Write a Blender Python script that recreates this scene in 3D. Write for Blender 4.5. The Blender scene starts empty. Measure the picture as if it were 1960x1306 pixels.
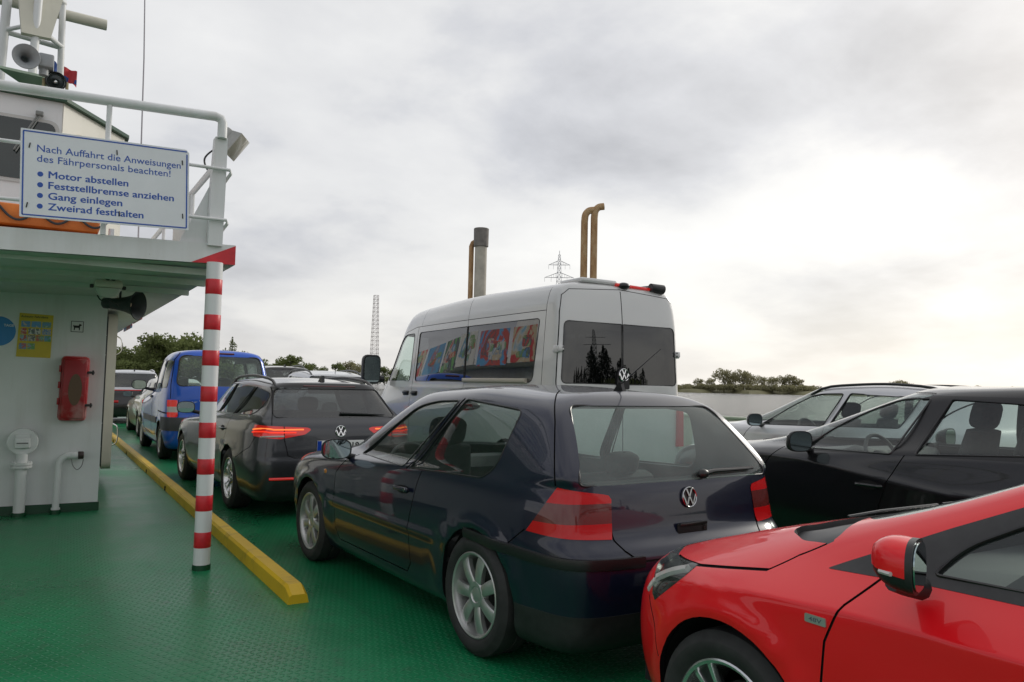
import bpy, bmesh, math, random
import numpy as np
from mathutils import Vector, Matrix
from mathutils.bvhtree import BVHTree
R_ = math.radians
random.seed(7)
SC = bpy.context.scene
COL = SC.collection

# ------------------------------------------------------------------ camera
CAM_Z = 1.43
def make_camera():
    yaw, pitch, roll = R_(31.4), R_(3.35), R_(1.27)
    fwd = Vector((math.sin(yaw)*math.cos(pitch), math.cos(yaw)*math.cos(pitch), math.sin(pitch)))
    right = Vector((math.cos(yaw), -math.sin(yaw), 0)); up = right.cross(fwd)
    r2 = right*math.cos(roll)+up*math.sin(roll); u2 = -right*math.sin(roll)+up*math.cos(roll)
    M = Matrix((r2, u2, -fwd)).transposed().to_4x4(); M.translation = (0, 0, CAM_Z)
    cd = bpy.data.cameras.new('camera'); cd.sensor_width = 36; cd.lens = 36*1470/1960
    cd.clip_start = .05; cd.clip_end = 20000
    o = bpy.data.objects.new('camera', cd); COL.objects.link(o); o.matrix_world = M
    SC.camera = o
make_camera()

# ------------------------------------------------------------------ world / sun
SUN_AZ, SUN_EL = 82.0, 24.0        # compass-like azimuth from +Y towards +X
def make_world():
    w = bpy.data.worlds.new('World'); SC.world = w; w.use_nodes = True
    nt = w.node_tree; nt.nodes.clear(); N = nt.nodes.new; L = nt.links.new
    out = N('ShaderNodeOutputWorld'); bg = N('ShaderNodeBackground'); bg.inputs[1].default_value = .1
    sky = N('ShaderNodeTexSky'); sky.sky_type = 'NISHITA'; sky.sun_disc = False
    sky.sun_elevation = R_(SUN_EL); sky.sun_rotation = R_(SUN_AZ); sky.dust_density = 2.0
    tc = N('ShaderNodeTexCoord'); sep = N('ShaderNodeSeparateXYZ'); L(tc.outputs['Generated'], sep.inputs[0])
    def math_(op, a, b=None, clamp=False):
        m = N('ShaderNodeMath'); m.operation = op; m.use_clamp = clamp
        for i, v in enumerate((a, b)):
            if v is None: continue
            if isinstance(v, (int, float)): m.inputs[i].default_value = v
            else: L(v, m.inputs[i])
        return m.outputs[0]
    zc = math_('MAXIMUM', sep.outputs[2], 0.0)
    den = math_('ADD', zc, .26)
    cx = math_('DIVIDE', sep.outputs[0], den); cy = math_('DIVIDE', sep.outputs[1], den)
    cmb = N('ShaderNodeCombineXYZ'); L(cx, cmb.inputs[0]); L(cy, cmb.inputs[1])
    def noise(scale, detail, rough, dist, off):
        mp = N('ShaderNodeMapping'); mp.inputs['Location'].default_value = off; L(cmb.outputs[0], mp.inputs[0])
        n = N('ShaderNodeTexNoise'); n.inputs['Scale'].default_value = scale; n.inputs['Detail'].default_value = detail
        n.inputs['Roughness'].default_value = rough; n.inputs['Distortion'].default_value = dist
        L(mp.outputs[0], n.inputs['Vector']); return n.outputs[0]
    big = noise(.8, 3, .5, .2, (3.1, 7.4, 0)); fine = noise(1.9, 9, .55, .15, (1.3, 2.2, .4))
    mix = math_('ADD', math_('MULTIPLY', big, .55), math_('MULTIPLY', fine, .45))
    ramp = N('ShaderNodeValToRGB'); L(mix, ramp.inputs[0]); e = ramp.color_ramp.elements
    e[0].position = .39; e[0].color = (2.9, 3.0, 3.35, 1)
    e[1].position = .64; e[1].color = (6.4, 6.4, 6.4, 1)
    for p, c in ((.465, (4.1, 4.2, 4.55)), (.53, (5.4, 5.43, 5.55))):
        k = e.new(p); k.color = (*c, 1)
    # towards the hidden sun the cloud layer gets brighter and warmer
    sd = Vector((math.sin(R_(SUN_AZ))*math.cos(R_(SUN_EL)), math.cos(R_(SUN_AZ))*math.cos(R_(SUN_EL)), math.sin(R_(SUN_EL))))
    dt = N('ShaderNodeVectorMath'); dt.operation = 'DOT_PRODUCT'; L(tc.outputs['Generated'], dt.inputs[0]); dt.inputs[1].default_value = sd
    g = math_('POWER', math_('MAXIMUM', math_('ADD', math_('MULTIPLY', dt.outputs['Value'], .5), .5), 0.0), 6.0)
    glow = N('ShaderNodeMix'); glow.data_type = 'RGBA'; glow.blend_type = 'ADD'; glow.inputs[0].default_value = 1
    gc = N('ShaderNodeVectorMath'); gc.operation = 'SCALE'; gc.inputs[0].default_value = (2.4, 2.25, 1.85); L(g, gc.inputs['Scale'])
    L(ramp.outputs[0], glow.inputs[6]); L(gc.outputs[0], glow.inputs[7])
    # pale band low over the horizon
    hz = math_('POWER', math_('SUBTRACT', 1.0, math_('MINIMUM', math_('MULTIPLY', zc, 3.2), 1.0)), 2.0)
    hm = N('ShaderNodeMix'); hm.data_type = 'RGBA'; L(math_('MULTIPLY', hz, .62), hm.inputs[0])
    L(glow.outputs[2], hm.inputs[6])
    hg = N('ShaderNodeVectorMath'); hg.operation = 'ADD'; hg.inputs[0].default_value = (6.9, 6.65, 6.2); L(gc.outputs[0], hg.inputs[1])
    L(hg.outputs[0], hm.inputs[7])
    cov = N('ShaderNodeMix'); cov.data_type = 'RGBA'; cov.inputs[0].default_value = .93
    L(sky.outputs[0], cov.inputs[6]); L(hm.outputs[2], cov.inputs[7])
    L(cov.outputs[2], bg.inputs[0]); L(bg.outputs[0], out.inputs[0])
    s = bpy.data.lights.new('sun', 'SUN'); s.energy = .9; s.angle = R_(14); s.color = (1, .95, .86)
    o = bpy.data.objects.new('sun', s); COL.objects.link(o)
    o.rotation_euler = (-sd).to_track_quat('-Z', 'Y').to_euler()
make_world()
SC.view_settings.view_transform = 'Standard'; SC.view_settings.look = 'None'
SC.view_settings.gamma = 1; SC.view_settings.exposure = .47
SC.cycles.max_bounces = 10; SC.cycles.transparent_max_bounces = 16; SC.cycles.glossy_bounces = 5
SC.cycles.use_denoising = True

# ------------------------------------------------------------------ helpers
def tag(o, label=None, cat=None, group=None, kind=None):
    if label: o['label'] = label
    if cat: o['category'] = cat
    if group: o['group'] = group
    if kind: o['kind'] = kind
    return o
def empty(name, loc=(0, 0, 0), rz=0, label=None, cat=None, group=None):
    o = bpy.data.objects.new(name, None); COL.objects.link(o); o.empty_display_size = .1
    o.location = loc; o.rotation_euler = (0, 0, rz)
    return tag(o, label, cat, group)
def copy_tree(o, parent=None):
    c = o.copy(); COL.objects.link(c)
    if parent: c.parent = parent
    for ch in list(o.children): copy_tree(ch, c)
    return c

class MB:
    """collects shapes; build() links them as ONE mesh object"""
    def __init__(s): s.v = []; s.f = []; s.m = []; s.mi = 0
    def add(s, vs, fs, M=None):
        b = len(s.v)
        s.v += [tuple(M @ Vector(v)) if M else tuple(v) for v in vs]
        s.f += [tuple(i+b for i in f) for f in fs]; s.m += [s.mi]*len(fs)
        return s
    def box(s, c, d, M=None, bev=0):
        if bev:
            bm = bmesh.new(); bmesh.ops.create_cube(bm, size=1)
            bmesh.ops.scale(bm, vec=d, verts=bm.verts)
            bmesh.ops.bevel(bm, geom=list(bm.edges), offset=min(bev, min(d)*.49), segments=2, affect='EDGES', profile=.5)
            bmesh.ops.translate(bm, vec=c, verts=bm.verts)
            bm.verts.index_update()
            s.add([v.co.copy() for v in bm.verts], [[v.index for v in f.verts] for f in bm.faces], M); bm.free(); return s
        x, y, z = (k/2 for k in d); X, Y, Z = c
        vs = [(X+i*x, Y+j*y, Z+k*z) for i in (-1, 1) for j in (-1, 1) for k in (-1, 1)]
        return s.add(vs, [(0, 1, 3, 2), (4, 6, 7, 5), (0, 4, 5, 1), (2, 3, 7, 6), (0, 2, 6, 4), (1, 5, 7, 3)], M)
    def tube(s, pts, r, n=10, cap=True, closed=False, M=None):
        pts = [Vector(p) for p in pts]; k = len(pts)
        rs = r if isinstance(r, (list, tuple)) else [r]*k
        vs = []; prev = None
        for i, p in enumerate(pts):
            if closed: t = pts[(i+1) % k]-pts[i-1]
            else: t = pts[min(i+1, k-1)]-pts[max(i-1, 0)]
            t.normalize()
            if prev is None:
                a = Vector((0, 0, 1)) if abs(t.z) < .9 else Vector((1, 0, 0))
                u = t.cross(a).normalized()
            else: u = (prev-t*prev.dot(t)).normalized()
            prev = u; w = t.cross(u)
            vs += [p+(u*math.cos(2*math.pi*j/n)+w*math.sin(2*math.pi*j/n))*rs[i] for j in range(n)]
        fs = []
        for i in range(k if closed else k-1):
            a, b = i*n, ((i+1) % k)*n
            fs += [(a+j, a+(j+1) % n, b+(j+1) % n, b+j) for j in range(n)]
        if cap and not closed: fs += [tuple(range(n))[::-1], tuple(range((k-1)*n, k*n))]
        return s.add(vs, fs, M)
    def cyl(s, a, b, r, n=16, M=None): return s.tube([a, b], r if isinstance(r, (list, tuple)) else [r, r], n, M=M)
    def lathe(s, prof, n=32, M=None, close=False):
        """profile of (radius, height) revolved round local z"""
        vs = []; fs = []; k = len(prof)
        for r, h in prof: vs += [(r*math.cos(2*math.pi*j/n), r*math.sin(2*math.pi*j/n), h) for j in range(n)]
        for i in range(k if close else k-1):
            a, b = i*n, ((i+1) % k)*n
            fs += [(a+j, a+(j+1) % n, b+(j+1) % n, b+j) for j in range(n)]
        return s.add(vs, fs, M)
    def prism(s, poly, h0, h1, M=None):
        """2-D outline in local xy between heights h0 and h1"""
        n = len(poly)
        vs = [(x, y, h0) for x, y in poly]+[(x, y, h1) for x, y in poly]
        fs = [tuple(range(n))[::-1], tuple(range(n, 2*n))]+[(i, (i+1) % n, n+(i+1) % n, n+i) for i in range(n)]
        return s.add(vs, fs, M)
    def grid(s, P, M=None, closed=False):
        """rows x cols of points"""
        r, c = len(P), len(P[0]); vs = [p for row in P for p in row]
        fs = [(i*c+j, i*c+(j+1) % c, (i+1)*c+(j+1) % c, (i+1)*c+j) for i in range(r-1) for j in range(c if closed else c-1)]
        return s.add(vs, fs, M)
    def ball(s, c, r, n=12, M=None):
        r = (r, r, r) if isinstance(r, (int, float)) else r
        P = [[(c[0]+r[0]*math.sin(a)*math.cos(b), c[1]+r[1]*math.sin(a)*math.sin(b), c[2]+r[2]*math.cos(a))
              for b in [2*math.pi*j/(2*n) for j in range(2*n)]] for a in [math.pi*(.002+.996*i/n) for i in range(n+1)]]
        return s.grid(P[::-1], M, closed=True)
    def pillow(s, c, r, n=12, M=None, e=.55):
        f = lambda v: math.copysign(abs(v)**e, v)
        P = [[(c[0]+r[0]*math.sin(a)**e*f(math.cos(b)), c[1]+r[1]*math.sin(a)**e*f(math.sin(b)), c[2]+r[2]*f(math.cos(a)))
              for b in [2*math.pi*j/(2*n) for j in range(2*n)]] for a in [math.pi*(.004+.992*i/n) for i in range(n+1)]]
        return s.grid(P[::-1], M, closed=True)
    def build(s, name, mats, parent=None, smooth=40, loc=None):
        me = bpy.data.meshes.new(name); me.from_pydata(s.v, [], s.f)
        mats = mats if isinstance(mats, (list, tuple)) else [mats]
        for m in mats: me.materials.append(m)
        if len(mats) > 1: me.polygons.foreach_set('material_index', s.m)
        if smooth:
            me.polygons.foreach_set('use_smooth', [True]*len(me.polygons)); me.set_sharp_from_angle(angle=R_(smooth))
        me.update()
        o = bpy.data.objects.new(name, me); COL.objects.link(o)
        if parent: o.parent = parent
        if loc: o.location = loc
        return o
def frame(o, x, y, z):
    """matrix from an origin and three axes"""
    M = Matrix((Vector(x), Vector(y), Vector(z))).transposed().to_4x4(); M.translation = o; return M
def arc(c, r, a0, a1, n): return [(c[0]+r*math.cos(R_(a0+(a1-a0)*i/n)), c[1]+r*math.sin(R_(a0+(a1-a0)*i/n))) for i in range(n+1)]
def round_poly(pts, r, n=4):
    """round the corners of a 2-D outline; r a number or one per corner"""
    out = []; k = len(pts)
    for i in range(k):
        p = Vector(pts[i]); a = Vector(pts[i-1]); b = Vector(pts[(i+1) % k])
        rr = r[i] if isinstance(r, (list, tuple)) else r
        if rr <= 0: out.append(tuple(p)); continue
        da, db = (a-p), (b-p); d = min(rr, da.length*.48, db.length*.48)
        s, e = p+da.normalized()*d, p+db.normalized()*d
        for j in range(n+1):
            t = j/n; out.append(tuple(s*(1-t)**2+p*2*t*(1-t)+e*t*t))
    return out
def smooth_path(pts, k=6):
    """Catmull-Rom through 3-D points"""
    P = [Vector(p) for p in pts]; P = [P[0]*2-P[1]]+P+[P[-1]*2-P[-2]]; out = []
    for i in range(1, len(P)-2):
        for j in range(k):
            t = j/k; a, b, c, d = P[i-1], P[i], P[i+1], P[i+2]
            out.append(.5*((2*b)+(c-a)*t+(2*a-5*b+4*c-d)*t*t+(3*b-a-3*c+d)*t**3))
    out.append(P[-2]); return out
def text_mb(mb, body, size, M, bold=0.0, spacing=1.0, depth=.0012, width=None):
    """add lettering (built-in font) as mesh; M maps text xy plane; width scales it to a given length"""
    cu = bpy.data.curves.new('t', 'FONT'); cu.body = body; cu.size = size; cu.offset = bold*size; cu.space_character = spacing
    cu.extrude = depth; cu.resolution_u = 3
    o = bpy.data.objects.new('t', cu); COL.objects.link(o)
    dg = bpy.context.evaluated_depsgraph_get(); me = bpy.data.meshes.new_from_object(o.evaluated_get(dg))
    vs = [v.co.copy() for v in me.vertices]; fs = [tuple(p.vertices) for p in me.polygons]
    if width and vs:
        x0, x1 = min(v.x for v in vs), max(v.x for v in vs); k = width/(x1-x0)
        for v in vs: v.x = (v.x-x0)*k
    mb.add(vs, fs, M)
    bpy.data.objects.remove(o); bpy.data.curves.remove(cu); bpy.data.meshes.remove(me)

# ------------------------------------------------------------------ materials
class NT:
    def __init__(s, name):
        s.mat = bpy.data.materials.new(name); s.mat.use_nodes = True; s.nt = s.mat.node_tree
        s.b = s.nt.nodes['Principled BSDF']; s.out = s.nt.nodes['Material Output']
    def N(s, t, **kw):
        n = s.nt.nodes.new('ShaderNode'+t)
        for k, v in kw.items(): setattr(n, k, v)
        return n
    def L(s, a, b): s.nt.links.new(a, b)
    def m(s, op, a, b=None, clamp=False):
        n = s.N('Math', operation=op, use_clamp=clamp)
        for i, v in enumerate((a, b)):
            if v is None: continue
            if isinstance(v, (int, float)): n.inputs[i].default_value = v
            else: s.L(v, n.inputs[i])
        return n.outputs[0]
    def noise(s, scale, detail=4, rough=.5, dist=0, coord='Object', stretch=None):
        tc = s.N('TexCoord'); n = s.N('TexNoise'); v = tc.outputs[coord]
        if stretch: mp = s.N('Mapping'); mp.inputs['Scale'].default_value = stretch; s.L(v, mp.inputs[0]); v = mp.outputs[0]
        s.L(v, n.inputs['Vector'])
        n.inputs['Scale'].default_value = scale; n.inputs['Detail'].default_value = detail
        n.inputs['Roughness'].default_value = rough; n.inputs['Distortion'].default_value = dist
        return n.outputs[0]
    def ramp(s, fac, stops):
        r = s.N('ValToRGB'); s.L(fac, r.inputs[0]); e = r.color_ramp.elements
        while len(e) < len(stops): e.new(.5)
        for k, (p, c) in zip(e, stops): k.position = p; k.color = (*c, 1) if len(c) == 3 else c
        return r.outputs[0]
    def mixc(s, fac, a, b):
        n = s.N('Mix', data_type='RGBA')
        for i, v in ((0, fac), (6, a), (7, b)):
            if isinstance(v, tuple): n.inputs[i].default_value = (*v, 1)
            elif isinstance(v, (int, float)): n.inputs[i].default_value = v
            else: s.L(v, n.inputs[i])
        return n.outputs[2]
    def bump(s, h, strength, dist=.01):
        b = s.N('Bump'); b.inputs['Strength'].default_value = strength; b.inputs['Distance'].default_value = dist
        s.L(h, b.inputs['Height']); s.L(b.outputs[0], s.b.inputs['Normal']); return b
    def set(s, **kw):
        for k, v in kw.items():
            i = s.b.inputs[{'base': 'Base Color', 'rough': 'Roughness', 'metal': 'Metallic', 'coat': 'Coat Weight', 'coatr': 'Coat Roughness',
                            'spec': 'Specular IOR Level', 'emit': 'Emission Color', 'es': 'Emission Strength', 'trans': 'Transmission Weight', 'ior': 'IOR', 'alpha': 'Alpha'}[k]]
            if isinstance(v, tuple): i.default_value = (*v, 1)
            elif isinstance(v, (int, float)): i.default_value = v
            else: s.L(v, i)
        return s
def simple(name, base, rough=.5, metal=0, coat=0, var=.0, scale=6, spec=.5, bump=0, es=0):
    t = NT(name); t.set(rough=rough, metal=metal, coat=coat, coatr=.03, spec=spec)
    if var:
        n = t.noise(scale, 6, .6)
        t.set(base=t.ramp(n, [(.3, tuple(c*(1-var) for c in base)), (.7, tuple(min(1, c*(1+var)) for c in base))]))
        if bump: t.bump(n, bump)
    else: t.set(base=base)
    if es: t.set(emit=base, es=es)
    return t.mat
def paint(name, base, metal=.0, rough=.35, dust=.12, dustc=(.24, .23, .21)):
    """clear-coated car paint with a thin uneven film of road dust"""
    t = NT(name); n = t.noise(2.6, 8, .65); n2 = t.noise(55, 3, .6)
    f = t.m('MULTIPLY', t.m('MULTIPLY', n, n2), dust*1.2, clamp=True)
    t.set(base=t.mixc(f, base, dustc), metal=metal, rough=rough, coat=.9, spec=.25)
    cr = t.m('ADD', t.m('MULTIPLY', n, .05), .01); t.set(coatr=cr)
    return t.mat
def glass(name, tint=(.78, .86, .83), dirt=.03, refl=.05):
    """thin sheet of tinted glass: clear with a Schlick mirror reflection"""
    t = NT(name); tr = t.N('BsdfTransparent'); tr.inputs[0].default_value = (*tint, 1)
    gl = t.N('BsdfGlossy'); gl.inputs['Roughness'].default_value = .0; gl.inputs[0].default_value = (1, 1, 1, 1)
    lw = t.N('LayerWeight'); lw.inputs[0].default_value = .5
    f = t.m('ADD', t.m('MULTIPLY', t.m('POWER', lw.outputs['Facing'], 5.0), 1-refl), refl, clamp=True)
    mx = t.N('MixShader'); t.L(f, mx.inputs[0]); t.L(tr.outputs[0], mx.inputs[1]); t.L(gl.outputs[0], mx.inputs[2])
    df = t.N('BsdfDiffuse'); df.inputs[0].default_value = (.38, .46, .44, 1)
    m2 = t.N('MixShader'); n = t.noise(3, 5, .6); t.L(t.m('MULTIPLY', n, dirt*2), m2.inputs[0])
    t.L(mx.outputs[0], m2.inputs[1]); t.L(df.outputs[0], m2.inputs[2]); t.L(m2.outputs[0], t.out.inputs[0])
    return t.mat
M_ = {}
def mats():
    m = M_
    m['black'] = simple('black_plastic', (.018, .018, .019), .45, var=.3, scale=20)
    m['trim'] = simple('black_trim', (.012, .012, .013), .3)
    m['gap'] = simple('panel_gap_shadow_rubber', (.006, .006, .006), .8)
    m['rubber'] = simple('tyre_rubber', (.022, .022, .022), .72, var=.35, scale=14, bump=.15)
    m['well'] = simple('wheel_well', (.008, .008, .008), .9)
    m['alloy'] = simple('silver_alloy', (.52, .52, .51), .34, metal=.75, coat=.3, var=.12, scale=9)
    m['alloy_bright'] = simple('machined_alloy', (.72, .72, .72), .22, metal=.9)
    m['disc'] = simple('brake_disc', (.05, .048, .045), .5, metal=.5, var=.3)
    m['dull_chrome'] = simple('dull_chrome', (.42, .42, .43), .16, metal=1); m['chrome'] = simple('chrome', (.82, .82, .83), .08, metal=1)
    m['seat'] = simple('seat_cloth', (.035, .036, .038), .85, var=.3, scale=30)
    m['seat_grey'] = simple('grey_seat_cloth', (.10, .105, .11), .85, var=.25, scale=30)
    m['dash'] = simple('dashboard_plastic', (.03, .031, .033), .6, var=.2)
    m['lining'] = simple('roof_lining', (.22, .22, .21), .9, var=.1)
    m['lining_dark'] = simple('dark_lining', (.05, .05, .052), .9)
    m['red_lens'] = NT('red_lens').set(base=(.55, .005, .007), rough=.25, coat=.55, coatr=.02, spec=.2).mat
    m['dark_lens'] = NT('smoked_red_lens').set(base=(.13, .020, .018), spec=.2, rough=.2, coat=1.0, coatr=.02).mat
    m['clear_lens'] = NT('clear_lens').set(base=(.55, .52, .5), rough=.1, coat=1.0, coatr=.02).mat
    m['amber'] = NT('amber_lens').set(base=(.55, .2, .02), rough=.15, coat=1.0, coatr=.02).mat
    m['lit'] = NT('lit_tail_lamp').set(base=(.7, .02, .015), rough=.2, emit=(1, .05, .02), es=.6).mat
    m['lit_soft'] = NT('glowing_red_lens').set(base=(.6, .012, .012), rough=.15, coat=1.0, emit=(1, .03, .015), es=.13).mat
    m['lit_amber'] = NT('lit_orange_strip').set(base=(.8, .2, .05), rough=.2, emit=(1, .22, .05), es=.75).mat
    m['mirror'] = simple('mirror_glass', (.34, .42, .43), .02, metal=1)
    m['glass'] = glass('car_glass'); m['glass_green'] = glass('greenish_rear_glass', (.74, .87, .83), .16)
    m['glass_dark'] = glass('privacy_glass', (.16, .17, .17), .012, .09)
    m['glass_rear_dark'] = glass('dark_rear_door_glass', (.05, .052, .055), .004, .085); m['glass_black'] = glass('dark_privacy_glass', (.05, .052, .055), .004, .19)
    m['white'] = simple('white_enamel', (.72, .73, .72), .38, var=.07, scale=3)
    m['plate'] = simple('number_plate_white', (.8, .8, .78), .3)
    m['plate_blue'] = simple('number_plate_blue', (.01, .06, .42), .3)
    m['ink'] = simple('black_ink', (.012, .012, .012), .5)
mats()
# ------------------------------------------------------------------ car engine
def spline_eval(C, k, mirror0, mirror1):
    """uniform cubic B-spline along axis 0 of C; ends mirrored in y or extrapolated"""
    f = np.array([1, -1, 1.])
    g0 = C[1]*f if mirror0 else 2*C[0]-C[1]
    g1 = C[-2]*f if mirror1 else 2*C[-1]-C[-2]
    E = np.concatenate([g0[None], C, g1[None]]); out = []
    n = len(C)-1
    for i in range(n):
        for j in range(k+(i == n-1)):
            t = j/k; b = ((1-t)**3/6, (3*t**3-6*t*t+4)/6, (-3*t**3+3*t*t+3*t+1)/6, t**3/6)
            out.append(sum(b[q]*E[i+q] for q in range(4)))
    return np.array(out)
def ring(z, xr, xf, w, r=(.02, .12), f=(.06, .30), yr=.86, yf=.80, xs=None):
    """one level of a car body: 11 control points from rear centre round the left side to front centre.
    z: 1 or 5 heights (rear, rear corner, middle, front corner, front); w: half widths (rear, middle, front);
    r/f: how far the corner and the side start lie inside of the rear / front end"""
    z = [z]*5 if isinstance(z, (int, float)) else list(z); w = [w]*3 if isinstance(w, (int, float)) else list(w)
    zz = np.interp(range(11), [0, 3, 5, 7, 10], z)
    a, b = xr+r[1], xf-f[1]
    xi = xs if xs else [a+(b-a)*t for t in (.25, .5, .75)]
    ww = np.interp([a]+list(xi)+[b], [a, (a+b)/2, b], w)
    x = [xr, xr, xr+r[0], a, *xi, b, xf-f[0], xf, xf]
    y = [0, w[0]*.48, w[0]*yr, *ww, w[2]*yf, w[2]*.42, 0]
    return [(x[i], y[i], zz[i]) for i in range(11)]
def pin(p, poly):
    x, y = p; c = False; j = len(poly)-1
    for i in range(len(poly)):
        xi, yi = poly[i]; xj, yj = poly[j]
        if (yi > y) != (yj > y) and x < (xj-xi)*(y-yi)/(yj-yi)+xi: c = not c
        j = i
    return c
def strip(path, w, closed=False):
    """thin 2-D band round a polyline, as small quads"""
    out = []; n = len(path)
    for i in range(n if closed else n-1):
        a, b = Vector(path[i]), Vector(path[(i+1) % n]); d = (b-a)
        if d.length < 1e-6: continue
        d.normalize(); q = Vector((-d.y, d.x))*w/2; a = a-d*w*.3; b = b+d*w*.3
        out.append([tuple(a+q), tuple(b+q), tuple(b-q), tuple(a-q)])
    return out
AX = {'side': (Vector((1, 0, 0)), Vector((0, 0, 1))), 'rear': (Vector((0, 1, 0)), Vector((0, 0, 1))), 'top': (Vector((1, 0, 0)), Vector((0, 1, 0)))}
S2 = math.sqrt(.5)
class Body:
    """a car's outer skin: a smooth spline surface from which panels, windows, lamps and gaps are cut"""
    def __init__(s, rings, ku=6, kv=6, deform=None):
        C = np.array(rings, float)
        A = spline_eval(C, kv, False, True)                               # rows
        P = spline_eval(A.transpose(1, 0, 2), ku, True, True).transpose(1, 0, 2)
        P[:, :, 1] = np.maximum(P[:, :, 1], 0)
        P[:, 0, 1] = 0; P[:, -1, 1] = 0; P[-1, :, 1] = 0
        if deform: P = deform(P)
        Pe = np.pad(P, ((1, 1), (1, 1), (0, 0)), mode='edge')
        f = np.array([1, -1, 1.])
        Pe[1:-1, 0] = P[:, 1]*f; Pe[1:-1, -1] = P[:, -2]*f; Pe[-1, 1:-1] = P[-2]*f
        du = Pe[1:-1, 2:]-Pe[1:-1, :-2]; dv = Pe[2:, 1:-1]-Pe[:-2, 1:-1]
        n = np.cross(dv, du); l = np.linalg.norm(n, axis=2, keepdims=True)
        n = np.where(l > 1e-10, n/np.maximum(l, 1e-12), np.array([0, 0, 1.]))
        mid = P.reshape(-1, 3).mean(0)
        k = (P.shape[0]//3, P.shape[1]//2)
        if n[k][1] < 0: n = -n
        bm = s.bm = bmesh.new(); nl = bm.verts.layers.float_vector.new('nn'); s.idl = bm.faces.layers.int.new('pid'); nl = bm.verts.layers.float_vector['nn']; s.nl = nl
        r, c = P.shape[:2]
        for sg in (1, -1):
            V = [[None]*c for _ in range(r)]
            for i in range(r):
                for j in range(c):
                    v = bm.verts.new((P[i, j, 0], P[i, j, 1]*sg, P[i, j, 2])); v[nl] = (n[i, j, 0], n[i, j, 1]*sg, n[i, j, 2]); V[i][j] = v
            for i in range(r-1):
                for j in range(c-1):
                    q = [V[i][j], V[i+1][j], V[i+1][j+1], V[i][j+1]]
                    if sg < 0: q.reverse()
                    bm.faces.new(q)
        bmesh.ops.remove_doubles(bm, verts=bm.verts, dist=2e-5)
        for v in bm.verts:
            if abs(v.co.y) < 1e-5: k = Vector(v[nl]); k.y = 0; v[nl] = k.normalized() if k.length > 1e-6 else (0, 0, 1)
        bmesh.ops.dissolve_degenerate(bm, dist=1e-5, edges=bm.edges)
        # make sure that faces look outwards
        bm.normal_update(); bad = sum(1 for q in bm.faces if q.normal.dot(Vector(q.verts[0][nl])) < 0)
        if bad > len(bm.faces)/2:
            for q in bm.faces: q.normal_flip()
        bm.normal_update(); bm.verts.index_update(); bm.faces.ensure_lookup_table()
        s.bvh = BVHTree.FromBMesh(bm); s.names = {0: 'body'}
    # --- surface look-ups
    def side(s, x, z, sg=1):
        h = s.bvh.ray_cast(Vector((x, 3*sg, z)), Vector((0, -sg, 0))); return h[0].y if h[0] else .8*sg
    def rear(s, y, z):
        h = s.bvh.ray_cast(Vector((-6, y, z)), Vector((1, 0, 0))); return h[0].x if h[0] else -2
    def front(s, y, z):
        h = s.bvh.ray_cast(Vector((6, y, z)), Vector((-1, 0, 0))); return h[0].x if h[0] else 2
    def top(s, x, y):
        h = s.bvh.ray_cast(Vector((x, y, 5)), Vector((0, 0, -1))); return h[0].z if h[0] else 1
    def near(s, p): return s.bvh.find_nearest(Vector(p))
    # --- cutting
    def cut(s, poly, view, pid, flt=None, only=None):
        """view: 'side', 'rear', 'top' or an azimuth tuple (e1, e2); faces inside the outline get the id"""
        bm = s.bm; e1, e2 = AX[view] if isinstance(view, str) else view
        us = [p[0] for p in poly]; vs = [p[1] for p in poly]; u0, u1, v0, v1 = min(us), max(us), min(vs), max(vs)
        def bb(f):
            a = [v.co.dot(e1) for v in f.verts]; b = [v.co.dot(e2) for v in f.verts]; return min(a), max(a), min(b), max(b)
        cand = {}
        for f in bm.faces:
            if only is not None and f[s.idl] not in only: continue
            if flt and not flt(f): continue
            b = bb(f)
            if b[1] >= u0 and b[0] <= u1 and b[3] >= v0 and b[2] <= v1: cand[f] = b
        n = len(poly)
        for i in range(n):
            p, q = poly[i], poly[(i+1) % n]; du, dv = q[0]-p[0], q[1]-p[1]
            if abs(du)+abs(dv) < 1e-6: continue
            a0, a1, b0, b1 = min(p[0], q[0])-1e-4, max(p[0], q[0])+1e-4, min(p[1], q[1])-1e-4, max(p[1], q[1])+1e-4
            sel = [f for f, b in cand.items() if b[1] >= a0 and b[0] <= a1 and b[3] >= b0 and b[2] <= b1]
            if not sel: continue
            ge = set(); gv = set()
            for f in sel: ge.update(f.edges); gv.update(f.verts)
            for f in sel: del cand[f]
            r = bmesh.ops.bisect_plane(bm, geom=sel+list(ge)+list(gv), dist=2e-6, plane_co=e1*p[0]+e2*p[1], plane_no=(e1*(-dv)+e2*du).normalized())
            for f in r['geom']:
                if isinstance(f, bmesh.types.BMFace) and f.is_valid: cand[f] = bb(f)
            for f in sel:
                if f.is_valid: cand[f] = bb(f)
        got = []
        for f in cand:
            if not f.is_valid: continue
            c = f.calc_center_median()
            if pin((c.dot(e1), c.dot(e2)), poly): f[s.idl] = pid; got.append(f)
        return got
    def cut2(s, poly, view, pid, flt=None, only=None, sides=(1, -1)):
        """the same on the left and mirrored on the right; ids pid and pid+500"""
        for sg in sides:
            fl = (lambda f, sg=sg: f.calc_center_median().y*sg > 0 and (flt is None or flt(f)))
            if isinstance(view, str) and view == 'side': s.cut(poly, 'side', pid+(500 if sg < 0 else 0), fl, only)
            elif isinstance(view, str): s.cut([(a*sg if view == 'rear' else a, b if view == 'rear' else b*sg) for a, b in poly], view, pid+(500 if sg < 0 else 0), fl, only)
            else:
                e1 = Vector((view[0].x, view[0].y*sg, view[0].z)); s.cut(poly, (e1, view[1]), pid+(500 if sg < 0 else 0), fl, only)
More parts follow.
